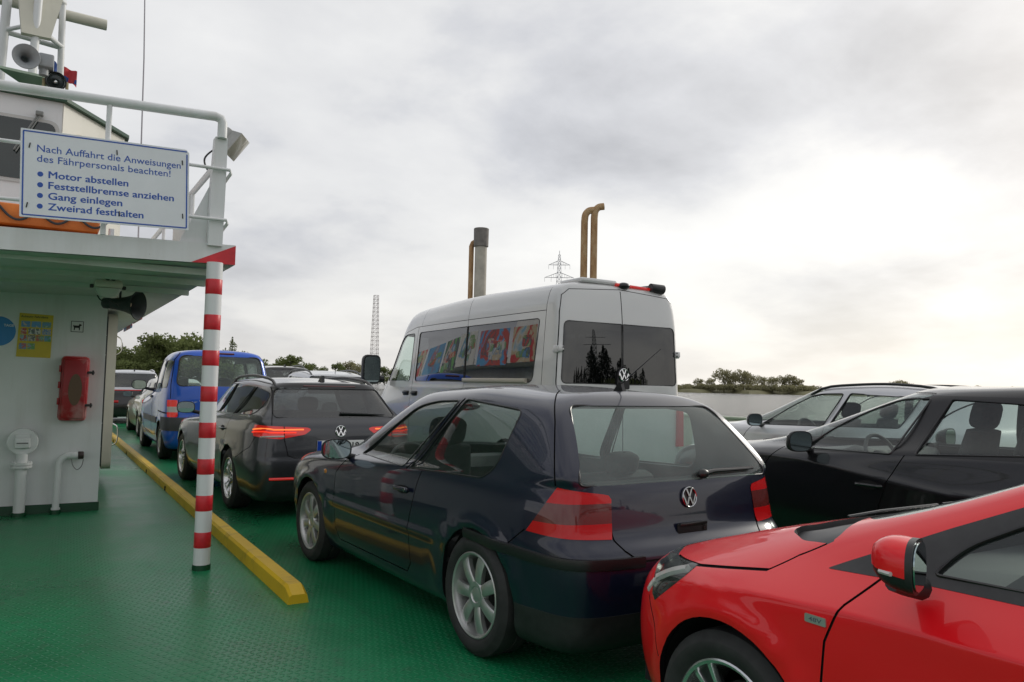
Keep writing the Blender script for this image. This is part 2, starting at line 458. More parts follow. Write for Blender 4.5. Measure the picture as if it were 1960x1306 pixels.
    def gap(s, path, view, w=.007, flt=None, closed=False, sides=(1, -1), pid=900, only=None):
        for q in strip(path, w, closed):
            if view == 'rear': s.cut(q, 'rear', pid, flt, only)
            else:
                for sg in sides:
                    fl = (lambda f, sg=sg: f.calc_center_median().y*sg > 0 and (flt is None or flt(f)))
                    if view == 'top': s.cut([(a, b*sg) for a, b in q], 'top', pid, fl, only)
                    elif not isinstance(view, str): s.cut(q, (Vector((view[0].x, view[0].y*sg, 0)), view[1]), pid, fl, only)
                    else: s.cut(q, view, pid, fl, only)
    def drop(s, pred):
        bmesh.ops.delete(s.bm, geom=[f for f in s.bm.faces if pred(f)], context='FACES')
    # --- turning an id into an object
    def part(s, name, ids, mats, parent, thick=0, push=0, inner=None, lift=None):
        """mats: outside material (+ inner material when thick). push moves it along its normals"""
        ids = set(ids if isinstance(ids, (list, tuple, set)) else [ids]); bm = s.bm; nl = s.nl
        fs = [f for f in bm.faces if f[s.idl] in ids]
        if not fs: return None
        idx = {}; vs = []; ns = []; faces = []; mi = []
        for f in fs:
            q = []
            for v in f.verts:
                if v not in idx:
                    idx[v] = len(vs); nn = Vector(v[nl]).normalized(); vs.append(v.co+nn*push); ns.append(nn)
                q.append(idx[v])
            faces.append(q); mi.append(0)
        if thick:
            n0 = len(vs); ec = {}
            for q in faces:
                for a, b in zip(q, q[1:]+q[:1]): ec[(a, b)] = ec.get((a, b), 0)+1
            vs += [vs[i]-ns[i]*thick for i in range(n0)]; ns += [-ns[i] for i in range(n0)]
            faces += [[i+n0 for i in reversed(q)] for q in faces]; mi += [1]*len(mi)
            rim = [(a, b) for a, b in ec if (b, a) not in ec]
            for a, b in rim:
                k = len(vs); p, q = vs[a], vs[b]
                w = [p.copy(), q.copy(), vs[b+n0].copy(), vs[a+n0].copy()]; rn = (w[3]-w[0]).cross(w[1]-w[0])
                rn = rn.normalized() if rn.length > 1e-12 else Vector((0, 0, 1))
                vs += w; ns += [rn]*4; faces.append([k+1, k, k+3, k+2]); mi.append(2)
        me = bpy.data.meshes.new(name); me.from_pydata([tuple(v) for v in vs], [], faces)
        ms = mats if isinstance(mats, (list, tuple)) else [mats]
        for m in ms: me.materials.append(m)
        me.polygons.foreach_set('material_index', [min(k, len(ms)-1) for k in mi])
        me.polygons.foreach_set('use_smooth', [True]*len(me.polygons)); me.update()
        me.normals_split_custom_set_from_vertices([tuple(v) for v in ns])
        o = bpy.data.objects.new(name, me); COL.objects.link(o); o.parent = parent
        return o
def FS(f): return abs(f.normal.y) > .25
def FR(f): return f.normal.x < -.12
def FF(f): return f.normal.x > .12
def FT(f): return f.normal.z > .3

def make_wheel(parent, x, y, R, width, rim, style, mats_=('alloy',), spin=0, name='wheel'):
    """wheel (hub and brake) > tyre, rim ; outer face towards sign(y)"""
    sg = 1 if y > 0 else -1
    M = Matrix.Translation((x, y, R)) @ (Matrix.Rotation(R_(-90*sg), 4, 'X')) @ Matrix.Rotation(R_(spin), 4, 'Z')
    # local z points outwards after the turn
    h = width/2
    b = MB(); b.lathe([(.001, -.03), (rim*.62, -.03), (rim*.62, -.008), (.001, -.008)], 32, M)
    w = b.build(name, M_['disc'], parent)
    t = MB(); sh = R-.012
    prof = [(rim, -h*.86), (rim+.012, -h*.96), (rim+(R-rim)*.5, -h*1.04), (sh-.01, -h*.93), (R-.003, -h*.78), (R, -h*.5), (R, -h*.12), (R-.006, -h*.1), (R-.006, h*.1), (R, h*.12), (R, h*.5), (R-.003, h*.78), (sh-.01, h*.93),
            (rim+(R-rim)*.62, h*1.02), (rim+(R-rim)*.58, h*1.035), (rim+(R-rim)*.3, h*1.03), (rim+.012, h*.96), (rim, h*.86)]
    t.lathe(prof, 56, M)
    t.build('tyre', M_['rubber'], w)
    r = MB(); zo = h*.86
    r.lathe([(rim+.002, zo), (rim+.002, zo+.006), (rim-.004, zo+.009), (rim-.014, zo+.004), (rim-.017, zo-.012), (rim-.03, zo-.04), (rim-.035, -h*.8), (rim, -h*.86)], 56, M)
    ms = [M_[m] for m in mats_]
    def spoke(a, w0, w1, r0, r1, zin, zout, th=.022, bow=.012):
        ca, sa = math.cos(R_(a)), math.sin(R_(a)); P = []
        for i in range(7):
            t_ = i/6; rr = r0+(r1-r0)*t_; ww = w0+(w1-w0)*t_; z = zin+(zout-zin)*t_+bow*math.sin(math.pi*t_)
            sec = [(-ww, z-th), (-ww, z-.006), (-ww*.7, z), (ww*.7, z), (ww, z-.006), (ww, z-th)]
            P.append([(rr*ca-q*sa, rr*sa+q*ca, zz) for q, zz in sec])
        r.grid(P, M)
    zi = zo-.014
    if style == 'seven':
        for k in range(7): spoke(k*360/7+90, .027, .038, .03, rim-.010, zi, zi, .03, .012)
        r.lathe([(.075, zi-.03), (.072, zi+.002), (.066, zi+.008), (.045, zi+.008), (.036, zi-.004)], 28, M)
        cap = (.036, zi)
    elif style == 'ten':
        for k in range(5):
            for d in (-11, 11): spoke(k*72+90+d, .013, .011, .05, rim-.012, zi-.012, zi, .03, .006)
        r.lathe([(.08, zi-.035), (.078, zi-.012), (.07, zi-.006), (.03, zi-.006)], 28, M); cap = (.03, zi-.004)
    elif style == 'blade':
        for k in range(5):
            r.mi = len(ms)-1; spoke(k*72+90, .024, .040, .04, rim-.012, zi-.022, zi-.004, .03, .004); r.mi = 0
            for d in (-1, 1): spoke(k*72+90+d*10.5, .006, .012, .075, rim-.012, zi-.014, zi, .02, .004)
        r.lathe([(.075, zi-.035), (.07, zi-.018), (.03, zi-.014)], 28, M); cap = (.03, zi-.012)
    else:      # pressed hubcap
        r.lathe([(rim-.02, zi+.0), (rim*.75, zi+.012), (rim*.5, zi+.008), (.05, zi+.018), (.001, zi+.02)], 40, M); cap = (.03, zi+.02)
        for k in range(9): spoke(k*40, .012, .02, .06, rim-.03, zi+.018, zi+.01, .01, .006)
    r.lathe([(cap[0]+.002, cap[1]-.006), (cap[0], cap[1]+.003), (cap[0]*.5, cap[1]+.006), (.0008, cap[1]+.006)], 24, M)
    for k in range(5):
        a = R_(k*72+126); p = Vector((.056*math.cos(a), .056*math.sin(a), zi-.012))
        r.mi = len(ms)-1
        r.cyl(M @ p, M @ (p+Vector((0, 0, .014))), .011, 6)
    r.mi = 0
    r.build('rim', ms, w)
    return w
def add_seat(parent, x, y, z=.28, w=.25, mat='seat', name='seat', back=.62, head=True, tilt=14, headz=0):
    """cushion, bulging back and headrest posts in one; the headrest is a sub-part"""
    s = MB(); M = Matrix.Translation((x, y, z))
    s.box((.24, 0, .09), (.52, w*2, .18), M, bev=.06)
    T = M @ Matrix.Translation((.0, 0, .12)) @ Matrix.Rotation(R_(-tilt), 4, 'Y')
    P = []
    for i in range(9):
        t = i/8; zz = t*back; ww = w*(1-.22*t**2.5); th = .07*(1-.35*t)
        P.append([((.02+.05*math.sin(t*3)+th)*1.0 if False else th*math.cos(a)*1.0, ww*math.copysign(abs(math.sin(a))**.55, math.sin(a)), zz) for a in [2*math.pi*k/20 for k in range(20)]])
    P.append([(0, 0, back+.025)]*20)
    s.grid(P, T, closed=True)
    for d in (-.06, .06): s.cyl(T @ Vector((0, d, back)), T @ Vector((.005, d, back+.07)), .006, 6)
    o = s.build(name, M_[mat], parent)
    if head:
        hb = MB(); hb.pillow((.012, 0, back+.105+headz), (.055, .138, .098), 10, T)
        hb.build('headrest', M_[mat], o)
    return o
def add_bench(parent, x, z=.3, w=1.2, mat='seat', back=.5, heads=2):
    s = MB(); s.box((x+.24, 0, z+.08), (.48, w, .18), bev=.06)
    T = Matrix.Translation((x, 0, z+.12)) @ Matrix.Rotation(R_(-18), 4, 'Y')
    s.box((0, 0, back/2), (.13, w, back), T, bev=.05)
    o = s.build('rear_bench', M_[mat], parent)
    for k in range(heads):
        hb = MB(); y = (k-(heads-1)/2)*.62*(2/max(heads, 2)); hb.pillow((.0, y, back+.06), (.05, .13, .075), 8, T); hb.build('headrest', M_[mat], o)
def add_dash(parent, x0, x1, z, w, ystw=.36, wheel=True, low=.35):
    d = MB(); P = []
    for y in np.linspace(-w, w, 13):
        hump = .05*math.exp(-((y-ystw)/.16)**2)
        P.append([(x0+.10, y, low), (x0+.02, y, z-.22), (x0, y, z-.08+hump*.5), (x0+.06, y, z+hump), (x0+.16, y, z+.015+hump*.4), (x1, y, z-.01), (x1, y, low)])
    d.grid(P); d.build('dashboard', M_['dash'], parent)
    if wheel:
        s = MB(); c = Vector((x0-.16, ystw, z-.035)); T = Matrix.Translation(c) @ Matrix.Rotation(R_(-66), 4, 'Y')
        s.tube([T @ Vector((.185*math.cos(a), .185*math.sin(a), 0)) for a in [2*math.pi*k/32 for k in range(32)]], .015, 8, closed=True)
        s.box((0, 0, 0), (.13, .15, .035), T, bev=.015); s.box((0, 0, -.004), (.04, .35, .016), T, bev=.006); s.box((-.09, 0, -.004), (.18, .04, .016), T, bev=.006)
        s.cyl(T @ Vector((0, 0, 0)), T @ Vector((0, 0, -.3)), .03, 10)
        s.build('steering_wheel', M_['dash'], parent)
def emblem(parent, c, n, r, mat='chrome', back=None, name='emblem'):
    """round badge with a V over a W inside a ring"""
    n = Vector(n).normalized(); up = Vector((0, 0, 1)); up = (up-n*up.dot(n)).normalized(); rt = up.cross(n)
    M = frame(Vector(c), rt, up, n); b = MB(); d = r*.09
    b.lathe([(r*.86, 0), (r*.86, d*2), (r*.93, d*2.6), (r, d*2), (r, 0)], 32, M)
    def bar(p, q, w=.075):
        p, q = Vector(p)*r, Vector(q)*r; t = (q-p).normalized(); k = Vector((-t.y, t.x))*w*r
        b.prism([tuple(p+k), tuple(p-k), tuple(q-k), tuple(q+k)], d*.4, d*2, M)
    for sg in (-1, 1):
        bar((sg*.36, .80), (sg*.03, .10)); bar((sg*.84, .26), (sg*.40, -.76)); bar((sg*.40, -.76), (sg*.04, .04))
    b.mi = 1; b.lathe([(.0005, d*.5), (r*.9, d*.5), (r*.9, 0)], 32, M)
    return b.build(name, [M_[mat], M_[back or 'trim']], parent)
def plate_(parent, c, n, text, w=.52, h=.11):
    n = Vector(n).normalized(); up = Vector((0, 0, 1)); up = (up-n*up.dot(n)).normalized(); rt = up.cross(n)
    M = frame(Vector(c), rt, up, n); b = MB()
    b.box((0, 0, .004), (w, h, .008), M, bev=.003); b.mi = 1; b.box((-w/2+.024, 0, .0085), (.044, h-.006, .003), M)
    b.mi = 2; text_mb(b, text, h*.86, M @ Matrix.Translation((-w/2+.06, -h*.30, .009)), .02, depth=.001)
    return b.build('number_plate', [M_['plate'], M_['plate_blue'], M_['ink']], parent)
def door_mirror(parent, body, x, y, z, s=1.0, paint_mat=None, kind='round', ang=8):
    """housing on an arm with a glass that faces backwards (-x)"""
    sg = 1 if y > 0 else -1
    h = MB(); W, H, D = .115*s, .078*s, .10*s; P = []
    for i in range(8):
        t = i/7; k = (1-t**2.4)**.5 if t < 1 else 0; x_ = -D*.2+D*t*1.1
        P.append([(x_, W*k*math.copysign(abs(math.cos(a))**.7, math.cos(a))-.02*t*sg*s, H*k*math.copysign(abs(math.sin(a))**.7, math.sin(a))-.01*t) for a in [2*math.pi*j/24 for j in range(24)]])
    M = Matrix.Translation((x, y, z)) @ Matrix.Rotation(R_(-ang*sg), 4, 'Z')
    h.grid(P[::-1] if True else P, M, closed=True)
    o = h.build('door_mirror', paint_mat or M_['black'], parent)
    g = MB(); g.prism([(p[1]*.9, p[2]*.9) for p in P[0]], 0, .006, M @ frame((-D*.2-.001, 0, 0), (0, 1, 0), (0, 0, 1), (1, 0, 0)))
    gl = g.build('mirror_glass', M_['mirror'], o)
    b = MB(); b.prism([(p[1]*1.0, p[2]*1.0) for p in P[0]], .004, .02, M @ frame((-D*.2-.001, 0, 0), (0, 1, 0), (0, 0, 1), (1, 0, 0)))
    b.tube([M @ Vector((.02, -W*.5*sg, -H*.6)), M @ Vector((.04, -W*1.5*sg, -H*.95)), M @ Vector((.05, -W*2.1*sg, -H*1.0))], [.024*s, .026*s, .034*s], 10)
    b.build('mirror_arm', M_['black'], o)
    return o
def pull_handle(parent, body, x, z, mat, L=.2, sg=1):
    y = body.side(x, z, sg); y2 = body.side(x+L, z, sg); h = MB()
    pts = smooth_path([(x, y-.004*sg, z), (x+.03, y+.024*sg, z), (x+L*.5, (y+y2)/2+.032*sg, z+.002), (x+L-.03, y2+.024*sg, z), (x+L, y2-.004*sg, z)], 4)
    h.tube(pts, [.011]*len(pts), 8)
    o = h.build('door_handle', mat, parent)
    c = MB(); T = frame(((x+x+L)/2, (y+y2)/2-.003*sg, z), (1, (y2-y)/L, 0), (0, 0, 1), (0, sg, 0))
    c.prism([(p[0]*L*.36, p[1]*.032) for p in arc((0, 0), 1, 0, 345, 22)], 0, .006, T); c.build('handle_cup', M_['gap'], o)
    return o
# ------------------------------------------------------------------ setting: deck, water, shores
WATER_Z = -1.25
def deck_material():
    t = NT('green_tread_plate'); tc = t.N('TexCoord'); mp = t.N('Mapping'); mp.inputs['Rotation'].default_value = (0, 0, R_(20)); t.L(tc.outputs['Object'], mp.inputs[0])
    sp = t.N('SeparateXYZ'); t.L(mp.outputs[0], sp.inputs[0]); p = 1/.036
    u = t.m('MULTIPLY', sp.outputs[0], p); v = t.m('MULTIPLY', sp.outputs[1], p)
    fu, fv = t.m('FLOOR', u), t.m('FLOOR', v)
    par = t.m('ABSOLUTE', t.m('MODULO', t.m('ADD', fu, fv), 2.0))
    a = t.m('SUBTRACT', t.m('FRACT', u), .5); b = t.m('SUBTRACT', t.m('FRACT', v), .5)
    s_ = t.m('MULTIPLY', t.m('ADD', a, b), .7071); d_ = t.m('MULTIPLY', t.m('SUBTRACT', a, b), .7071)
    mx = lambda f, p_, q_: t.m('ADD', t.m('MULTIPLY', p_, t.m('SUBTRACT', 1.0, f)), t.m('MULTIPLY', q_, f))
    l = mx(par, s_, d_); w = mx(par, d_, s_)
    e = t.m('ADD', t.m('POWER', t.m('DIVIDE', l, .56), 2.0), t.m('POWER', t.m('DIVIDE', w, .17), 2.0))
    h = t.m('SUBTRACT', 1.0, e, clamp=True)
    sp2 = t.N('SeparateXYZ'); t.L(tc.outputs['Object'], sp2.inputs[0])
    seam = None
    tr = t.noise(1.1, 5, .6, .2, stretch=(2.6, .12, 1))
    for ax, pos, wd in ((1, 8.05, .008), (0, 1.78, .006), (1, 3.2, .006), (1, 14.1, .008), (0, -.35, .006), (0, 4.4, .006), (1, -2.0, .006)):
        k = t.m('LESS_THAN', t.m('ABSOLUTE', t.m('SUBTRACT', sp2.outputs[ax], pos)), wd); seam = k if seam is None else t.m('MAXIMUM', seam, k)
    n1 = t.noise(.9, 8, .62, .3); n2 = t.noise(9, 6, .65); n3 = t.noise(.35, 3, .5)
    c1 = t.ramp(n1, [(.28, (.004, .135, .048)), (.5, (.006, .185, .068)), (.72, (.010, .23, .09))])
    c2 = t.mixc(t.m('MULTIPLY', t.m('SUBTRACT', n2, .52, clamp=True), 2.2, clamp=True), c1, (.055, .085, .06))
    c2 = t.mixc(t.m('MULTIPLY', t.m('SUBTRACT', tr, .52, clamp=True), 1.6, clamp=True), c2, (.006, .06, .026)); c3 = t.mixc(t.m('MULTIPLY', h, .38), c2, (.07, .28, .15))
    t.set(base=t.mixc(t.m('MULTIPLY', seam, .45), c3, (.03, .15, .08)), rough=t.ramp(t.m('ADD', t.m('MULTIPLY', n1, .6), t.m('MULTIPLY', n3, .4)), [(.35, (.24,)*3), (.65, (.44,)*3)]), spec=.32)
    bp = t.bump(t.m('ADD', t.m('ADD', h, t.m('MULTIPLY', seam, 1.2)), t.m('MULTIPLY', n2, .25)), .95, .005)
    return t.mat
def water_material():
    t = NT('river_water'); n1 = t.noise(.20, 8, .70, .5, stretch=(1, 1.9, 1)); n2 = t.noise(.05, 4, .6, .6)
    t.set(base=(.06, .062, .055), rough=.16, spec=.5); t.bump(t.m('ADD', n1, n2), 1.0, 3.2); return t.mat
def setting():
    b = MB(); b.box((2.2, 15, -.04), (16.8, 66, .08)); tag(b.build('deck', deck_material()), kind='structure')
    b = MB(); n = 60
    b.lathe([(.1, WATER_Z), (60, WATER_Z), (400, WATER_Z), (2500, WATER_Z), (15000, WATER_Z)], 64)
    tag(b.build('water', water_material(), smooth=0), kind='structure')
    b = MB(); hull = simple('dark_hull_paint', (.03, .032, .03), .5, var=.2)
    b.box((2.2, 15, -.98), (16.9, 66.2, 1.78)); h = b.build('ferry_hull', hull); tag(h, kind='structure')
    # low far shores
    gm = NT('reed_bank'); n = gm.noise(.03, 6, .6); gm.set(base=gm.ramp(n, [(.3, (.10, .095, .04)), (.6, (.16, .15, .07)), (.8, (.07, .085, .035))]), rough=.9); gm = gm.mat
    def bank(name, a0, a1, d0, d1, h, seed):
        r = random.Random(seed); P = []; k = 60
        for i in range(k+1):
            a = R_(a0+(a1-a0)*i/k); e = d0*(1+.03*math.sin(i*.9)+.02*r.random()); row = []
            for j, (dd, zz) in enumerate(((0, WATER_Z-.4), (4, WATER_Z+.8), (14, h*.6), (60, h), (d1-d0, h*1.1))):
                q = e+dd; row.append((q*math.sin(a), q*math.cos(a), zz+(r.random()*.6*(j > 1))))
            P.append(row)
        m = MB(); m.grid(P); tag(m.build(name, gm), kind='structure')
    bank('far_river_bank', 42, 75, 820, 1300, 3.2, 3); bank('near_wooded_bank', -30, 21, 300, 900, 2.0, 4); bank('river_bank_astern', 120, 165, 190, 600, 1.5, 5)
setting()

# trees: trunk with limbs and a crown of leaf clumps
def leaf_material(name, c0, c1, c2):
    t = NT(name); n = t.noise(.45, 5, .6); n2 = t.noise(3, 2, .5)
    t.set(base=t.ramp(t.m('ADD', t.m('MULTIPLY', n, .6), t.m('MULTIPLY', n2, .4)), [(.32, c0), (.5, c1), (.68, c2)]), rough=.75, spec=.1)
    tl = t.N('BsdfTranslucent'); t.L(t.b.inputs['Base Color'].links[0].from_socket, tl.inputs[0]); mx = t.N('MixShader'); mx.inputs[0].default_value = .42
    t.L(t.b.outputs[0], mx.inputs[1]); t.L(tl.outputs[0], mx.inputs[2]); t.L(mx.outputs[0], t.out.inputs[0]); return t.mat
LEAF = [leaf_material('green_foliage', (.10, .13, .045), (.16, .195, .07), (.22, .245, .105)),
        leaf_material('hazed_olive_foliage', (.22, .215, .115), (.29, .275, .155), (.36, .335, .20)),  # lighter leaf tones: the far bank's haze is put into the colour
        leaf_material('dark_foliage', (.008, .014, .008), (.014, .022, .011), (.022, .033, .016))]
BARK = simple('bark', (.06, .05, .04), .9, var=.3)
def tree_proto(seed, h, w, kind, leaf, n=1500):
    r = random.Random(seed); t = empty('shore_tree')
    m = MB(); th = h*(.30 if kind == 'round' else .18)
    m.tube([(0, 0, -.5), (0.1*w*.1, 0, th*.6), (0, .02*w, h*.55), (0, 0, h*.8)], [h*.028, h*.02, h*.012, h*.004], 7)
    lobes = []
    if kind == 'round':
        for k in range(11):
            a = r.random()*6.28; q = r.random()**.5*w*.34; z = h*(.36+.50*r.random()); s = w*(.15+.13*r.random())*(1-.35*(z/h-.4))
            lobes.append((q*math.cos(a), q*math.sin(a), z, s, s*.85))
            if k < 7: m.tube([(0, 0, th*.7), (q*.6*math.cos(a), q*.6*math.sin(a), (th+z)/2), (q*math.cos(a), q*math.sin(a), z)], [h*.011, h*.007, h*.003], 5)
        lobes.append((0, 0, h*.80, w*.22, w*.20))
    elif kind == 'poplar':
        for k in range(13):
            z = h*(.14+.84*k/13); s = w*.5*math.sin(math.pi*min(1, (k+2.2)/14.5))**.8*(.8+.35*r.random()); lobes.append((r.uniform(-.1, .1)*w, r.uniform(-.1, .1)*w, z, s, h*.075))
    else:
        for k in range(9):
            a = r.random()*6.28; q = r.random()**.5*w*.42; z = h*(.25+.4*r.random()); s = w*(.14+.12*r.random()); lobes.append((q*math.cos(a), q*math.sin(a), z, s, h*.3))
    m.build('trunk', BARK, t)
    c = MB()
    for i in range(n):
        L = lobes[r.randrange(len(lobes))]
        while True:
            p = Vector((r.uniform(-1, 1), r.uniform(-1, 1), r.uniform(-1, 1)))
            if .25 < p.length < 1: break
        q = Vector((L[0]+p.x*L[3], L[1]+p.y*L[3], L[2]+p.z*L[4]))
        s = (.018+.022*r.random())*max(w, h*.45)
        a, e = Vector((r.gauss(0, 1), r.gauss(0, 1), r.gauss(0, .7))).normalized(), Vector((r.gauss(0, 1), r.gauss(0, 1), r.gauss(0, 1)))
        e = (e-a*e.dot(a)).normalized(); u = a*s; v = e*s*.75
        c.add([q-u-v*.4, q-u*.2+v, q+u*.9+v*.5, q+u*.7-v*.7, q-u*.1-v], [(0, 1, 2, 3, 4)])
    c.build('crown', leaf, t, smooth=0)
    return t
def plant_trees():
    used = {}
    protos = [tree_proto(1, 18, 16, 'round', LEAF[0]), tree_proto(2, 17, 18, 'round', LEAF[0]), tree_proto(3, 20, 5.5, 'poplar', LEAF[0], 1100), tree_proto(4, 9, 15, 'bush', LEAF[0], 1100),
              tree_proto(5, 18, 17, 'round', LEAF[1]), tree_proto(6, 9, 19, 'bush', LEAF[1], 1100), tree_proto(7, 20, 8, 'poplar', LEAF[2], 2200)]
    def put(i, az, d, h, label, group):
        p = protos[i]; first = i not in used; used[i] = 1
        o = p if first else copy_tree(p)
        h0 = (18, 17, 20, 9, 18, 9, 20)[i]; s = h/h0
        o.location = (d*math.sin(R_(az)), d*math.cos(R_(az)), .6); o.scale = (s, s, s); o.rotation_euler = (0, 0, random.random()*6.28)
        o.name = 'shore_tree'; tag(o, label, 'tree', group)
    AZ = lambda px: 31.4+math.degrees(math.atan((px-980)/1470))
    G1, L1 = 'trees of the wooded bank ahead', 'broad green tree in the wood on the bank beyond the parked cars'
    rows = [(232, 13, 0), (255, 12, 1), (275, 15, 1), (300, 18, 0), (322, 17.5, 1), (345, 15.5, 0), (368, 19.5, 1), (392, 16, 0), (415, 14, 1), (468, 13, 0), (488, 11.5, 1), (508, 9, 0), (205, 12, 1), (180, 13, 0)]
    for px, h, i in rows: put(i, AZ(px), 330+random.uniform(-15, 25), h*1.02, L1, G1)
    for px in range(200, 480, 20): put(3, AZ(px), 312+random.uniform(-6, 6), 7+random.random()*2.5, 'rounded green bush at the foot of the wood ahead', 'bushes at the foot of the wood ahead')
    put(2, AZ(445), 330, 18.5, 'slim pointed tree rising from the wood just right of the striped post', None)
    put(2, AZ(433), 345, 14.5, 'shorter slim tree beside the pointed one behind the striped post', None)
    for px, h, i in ((522, 9, 0), (540, 12.5, 1), (558, 13.5, 0), (580, 10, 1), (598, 9.5, 0), (622, 8, 1), (652, 10, 0), (668, 11, 4), (688, 9.5, 4), (700, 9, 0), (715, 8, 1), (738, 9, 0), (760, 8.5, 1)):
        put(i, AZ(px), 405+random.uniform(-10, 20), h*1.1, 'small rounded tree on the low bank between the blue van and the lattice tower', 'trees on the low bank near the lattice tower')
    for px in range(505, 790, 22): put(3, AZ(px), 392+random.uniform(-6, 6), 4.5+random.random()*2, 'low bush on the bank near the lattice tower', 'low bushes on the bank near the lattice tower')
    G3, L3 = 'trees on the far bank across the water', 'hazy olive tree on the far bank across the water'
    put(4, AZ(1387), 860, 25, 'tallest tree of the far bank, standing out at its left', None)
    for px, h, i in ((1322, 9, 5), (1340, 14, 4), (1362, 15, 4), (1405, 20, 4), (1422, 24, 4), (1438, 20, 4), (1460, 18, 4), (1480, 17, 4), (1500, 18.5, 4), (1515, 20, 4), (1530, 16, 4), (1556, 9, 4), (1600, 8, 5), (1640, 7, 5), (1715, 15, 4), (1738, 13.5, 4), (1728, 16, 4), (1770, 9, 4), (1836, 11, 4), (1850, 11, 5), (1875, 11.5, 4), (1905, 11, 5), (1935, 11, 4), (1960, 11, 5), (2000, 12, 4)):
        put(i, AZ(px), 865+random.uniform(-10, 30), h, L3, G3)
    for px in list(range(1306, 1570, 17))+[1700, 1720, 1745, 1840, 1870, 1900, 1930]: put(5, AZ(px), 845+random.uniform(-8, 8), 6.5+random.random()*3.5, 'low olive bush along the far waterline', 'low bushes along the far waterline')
    for k in range(22): put(3, 134.5+k*.62, 192+random.uniform(-4, 4), 6.5+random.random()*3.5, 'bush on the bank astern, seen mirrored in the van window', 'bushes on the bank astern')
    for az, d, h in ((141.3, 200, 20), (140.9, 206, 17), (139.7, 200, 20), (139.2, 204, 18), (137.8, 202, 15), (138.6, 208, 12.5), (137.2, 206, 12), (142.4, 206, 12.5), (143.2, 206, 13), (144, 206, 12.5), (144.8, 208, 13), (145.5, 206, 12), (136.5, 206, 11), (135.8, 206, 12), (140.2, 207, 13)):
        put(6, az, d, h, 'dark poplar on the bank astern, seen mirrored in the van window', 'dark poplars on the bank astern')
plant_trees()

# ------------------------------------------------------------------ pylons
def pylons():
    gal = simple('galvanised_steel', (.50, .51, .53), .6); lat = simple('pale_red_and_white_steel', (.40, .36, .36), .6)
    def lattice(m, h0, h1, w0, w1, n, r, x=0):
        for i in range(n):
            a, b = i/n, (i+1)/n; za, zb = h0+(h1-h0)*a, h0+(h1-h0)*b; wa, wb = w0+(w1-w0)*a, w0+(w1-w0)*b
            ca = [(x+wa*sx, wa*sy, za) for sx, sy in ((1, 1), (-1, 1), (-1, -1), (1, -1))]; cb = [(x+wb*sx, wb*sy, zb) for sx, sy in ((1, 1), (-1, 1), (-1, -1), (1, -1))]
            for k in range(4):
                m.tube([ca[k], cb[k]], r, 4, cap=False); m.tube([ca[k], cb[(k+1) % 4]], r*.6, 4, cap=False); m.tube([ca[(k+1) % 4], cb[k]], r*.6, 4, cap=False); m.tube([cb[k], cb[(k+1) % 4]], r*.7, 4, cap=False)
    d, az = 520, R_(31.4+math.degrees(math.atan((717-980)/1470)))
    m = MB(); lattice(m, 0, 61, 2.7, 1.35, 22, .11)
    o = m.build('lattice_tower', lat, loc=(d*math.sin(az), d*math.cos(az), -1)); o.rotation_euler = (0, 0, -az+.3); tag(o, 'slender lattice tower on the bank behind the parked cars', 'tower')
    d, az = 900, R_(31.4+math.degrees(math.atan((1068-980)/1470)))
    m = MB(); lattice(m, 0, 158, 10, 1.1, 30, .22)
    m.tube([(0, 0, 158), (0, 0, 163)], .3, 4)
    t = empty('power_pylon', (d*math.sin(az), d*math.cos(az), -1), -az, 'tall power pylon with two crossarms rising behind the silver van', 'pylon')
    m.build('mast_frame', gal, t)
    for z, w, hh in ((146, 12.5, 5), (131, 17, 6)):
        m = MB()
        for sg in (1, -1):
            for y in (-1.1, 1.1):
                m.tube([(sg*1.2, y, z+hh), (sg*w, 0, z)], .22, 4); m.tube([(sg*1.2, y, z), (sg*w, 0, z)], .22, 4)
                for k in range(1, 6): q = k/6; m.tube([(sg*(1.2+(w-1.2)*q), y*(1-q), z), (sg*(1.2+(w-1.2)*q), y*(1-q), z+hh*(1-q))], .14, 4)
            for q in (.55, 1): m.tube([(sg*w*q, 0, z), (sg*w*q, 0, z-5)], .16, 5)
        m.build('crossarm', gal, t)
    m = MB(); lattice(m, 0, 62, 5, .8, 16, .3)
    for z, w in ((50, 11), (42, 15)): m.tube([(-w, 0, z), (w, 0, z)], .35, 5)
    a = R_(142.1); o = m.build('power_pylon', gal, loc=(430*math.sin(a), 430*math.cos(a), 0)); o.rotation_euler = (0, 0, -a); tag(o, 'power pylon astern, seen mirrored in the van rear window', 'pylon')
pylons()

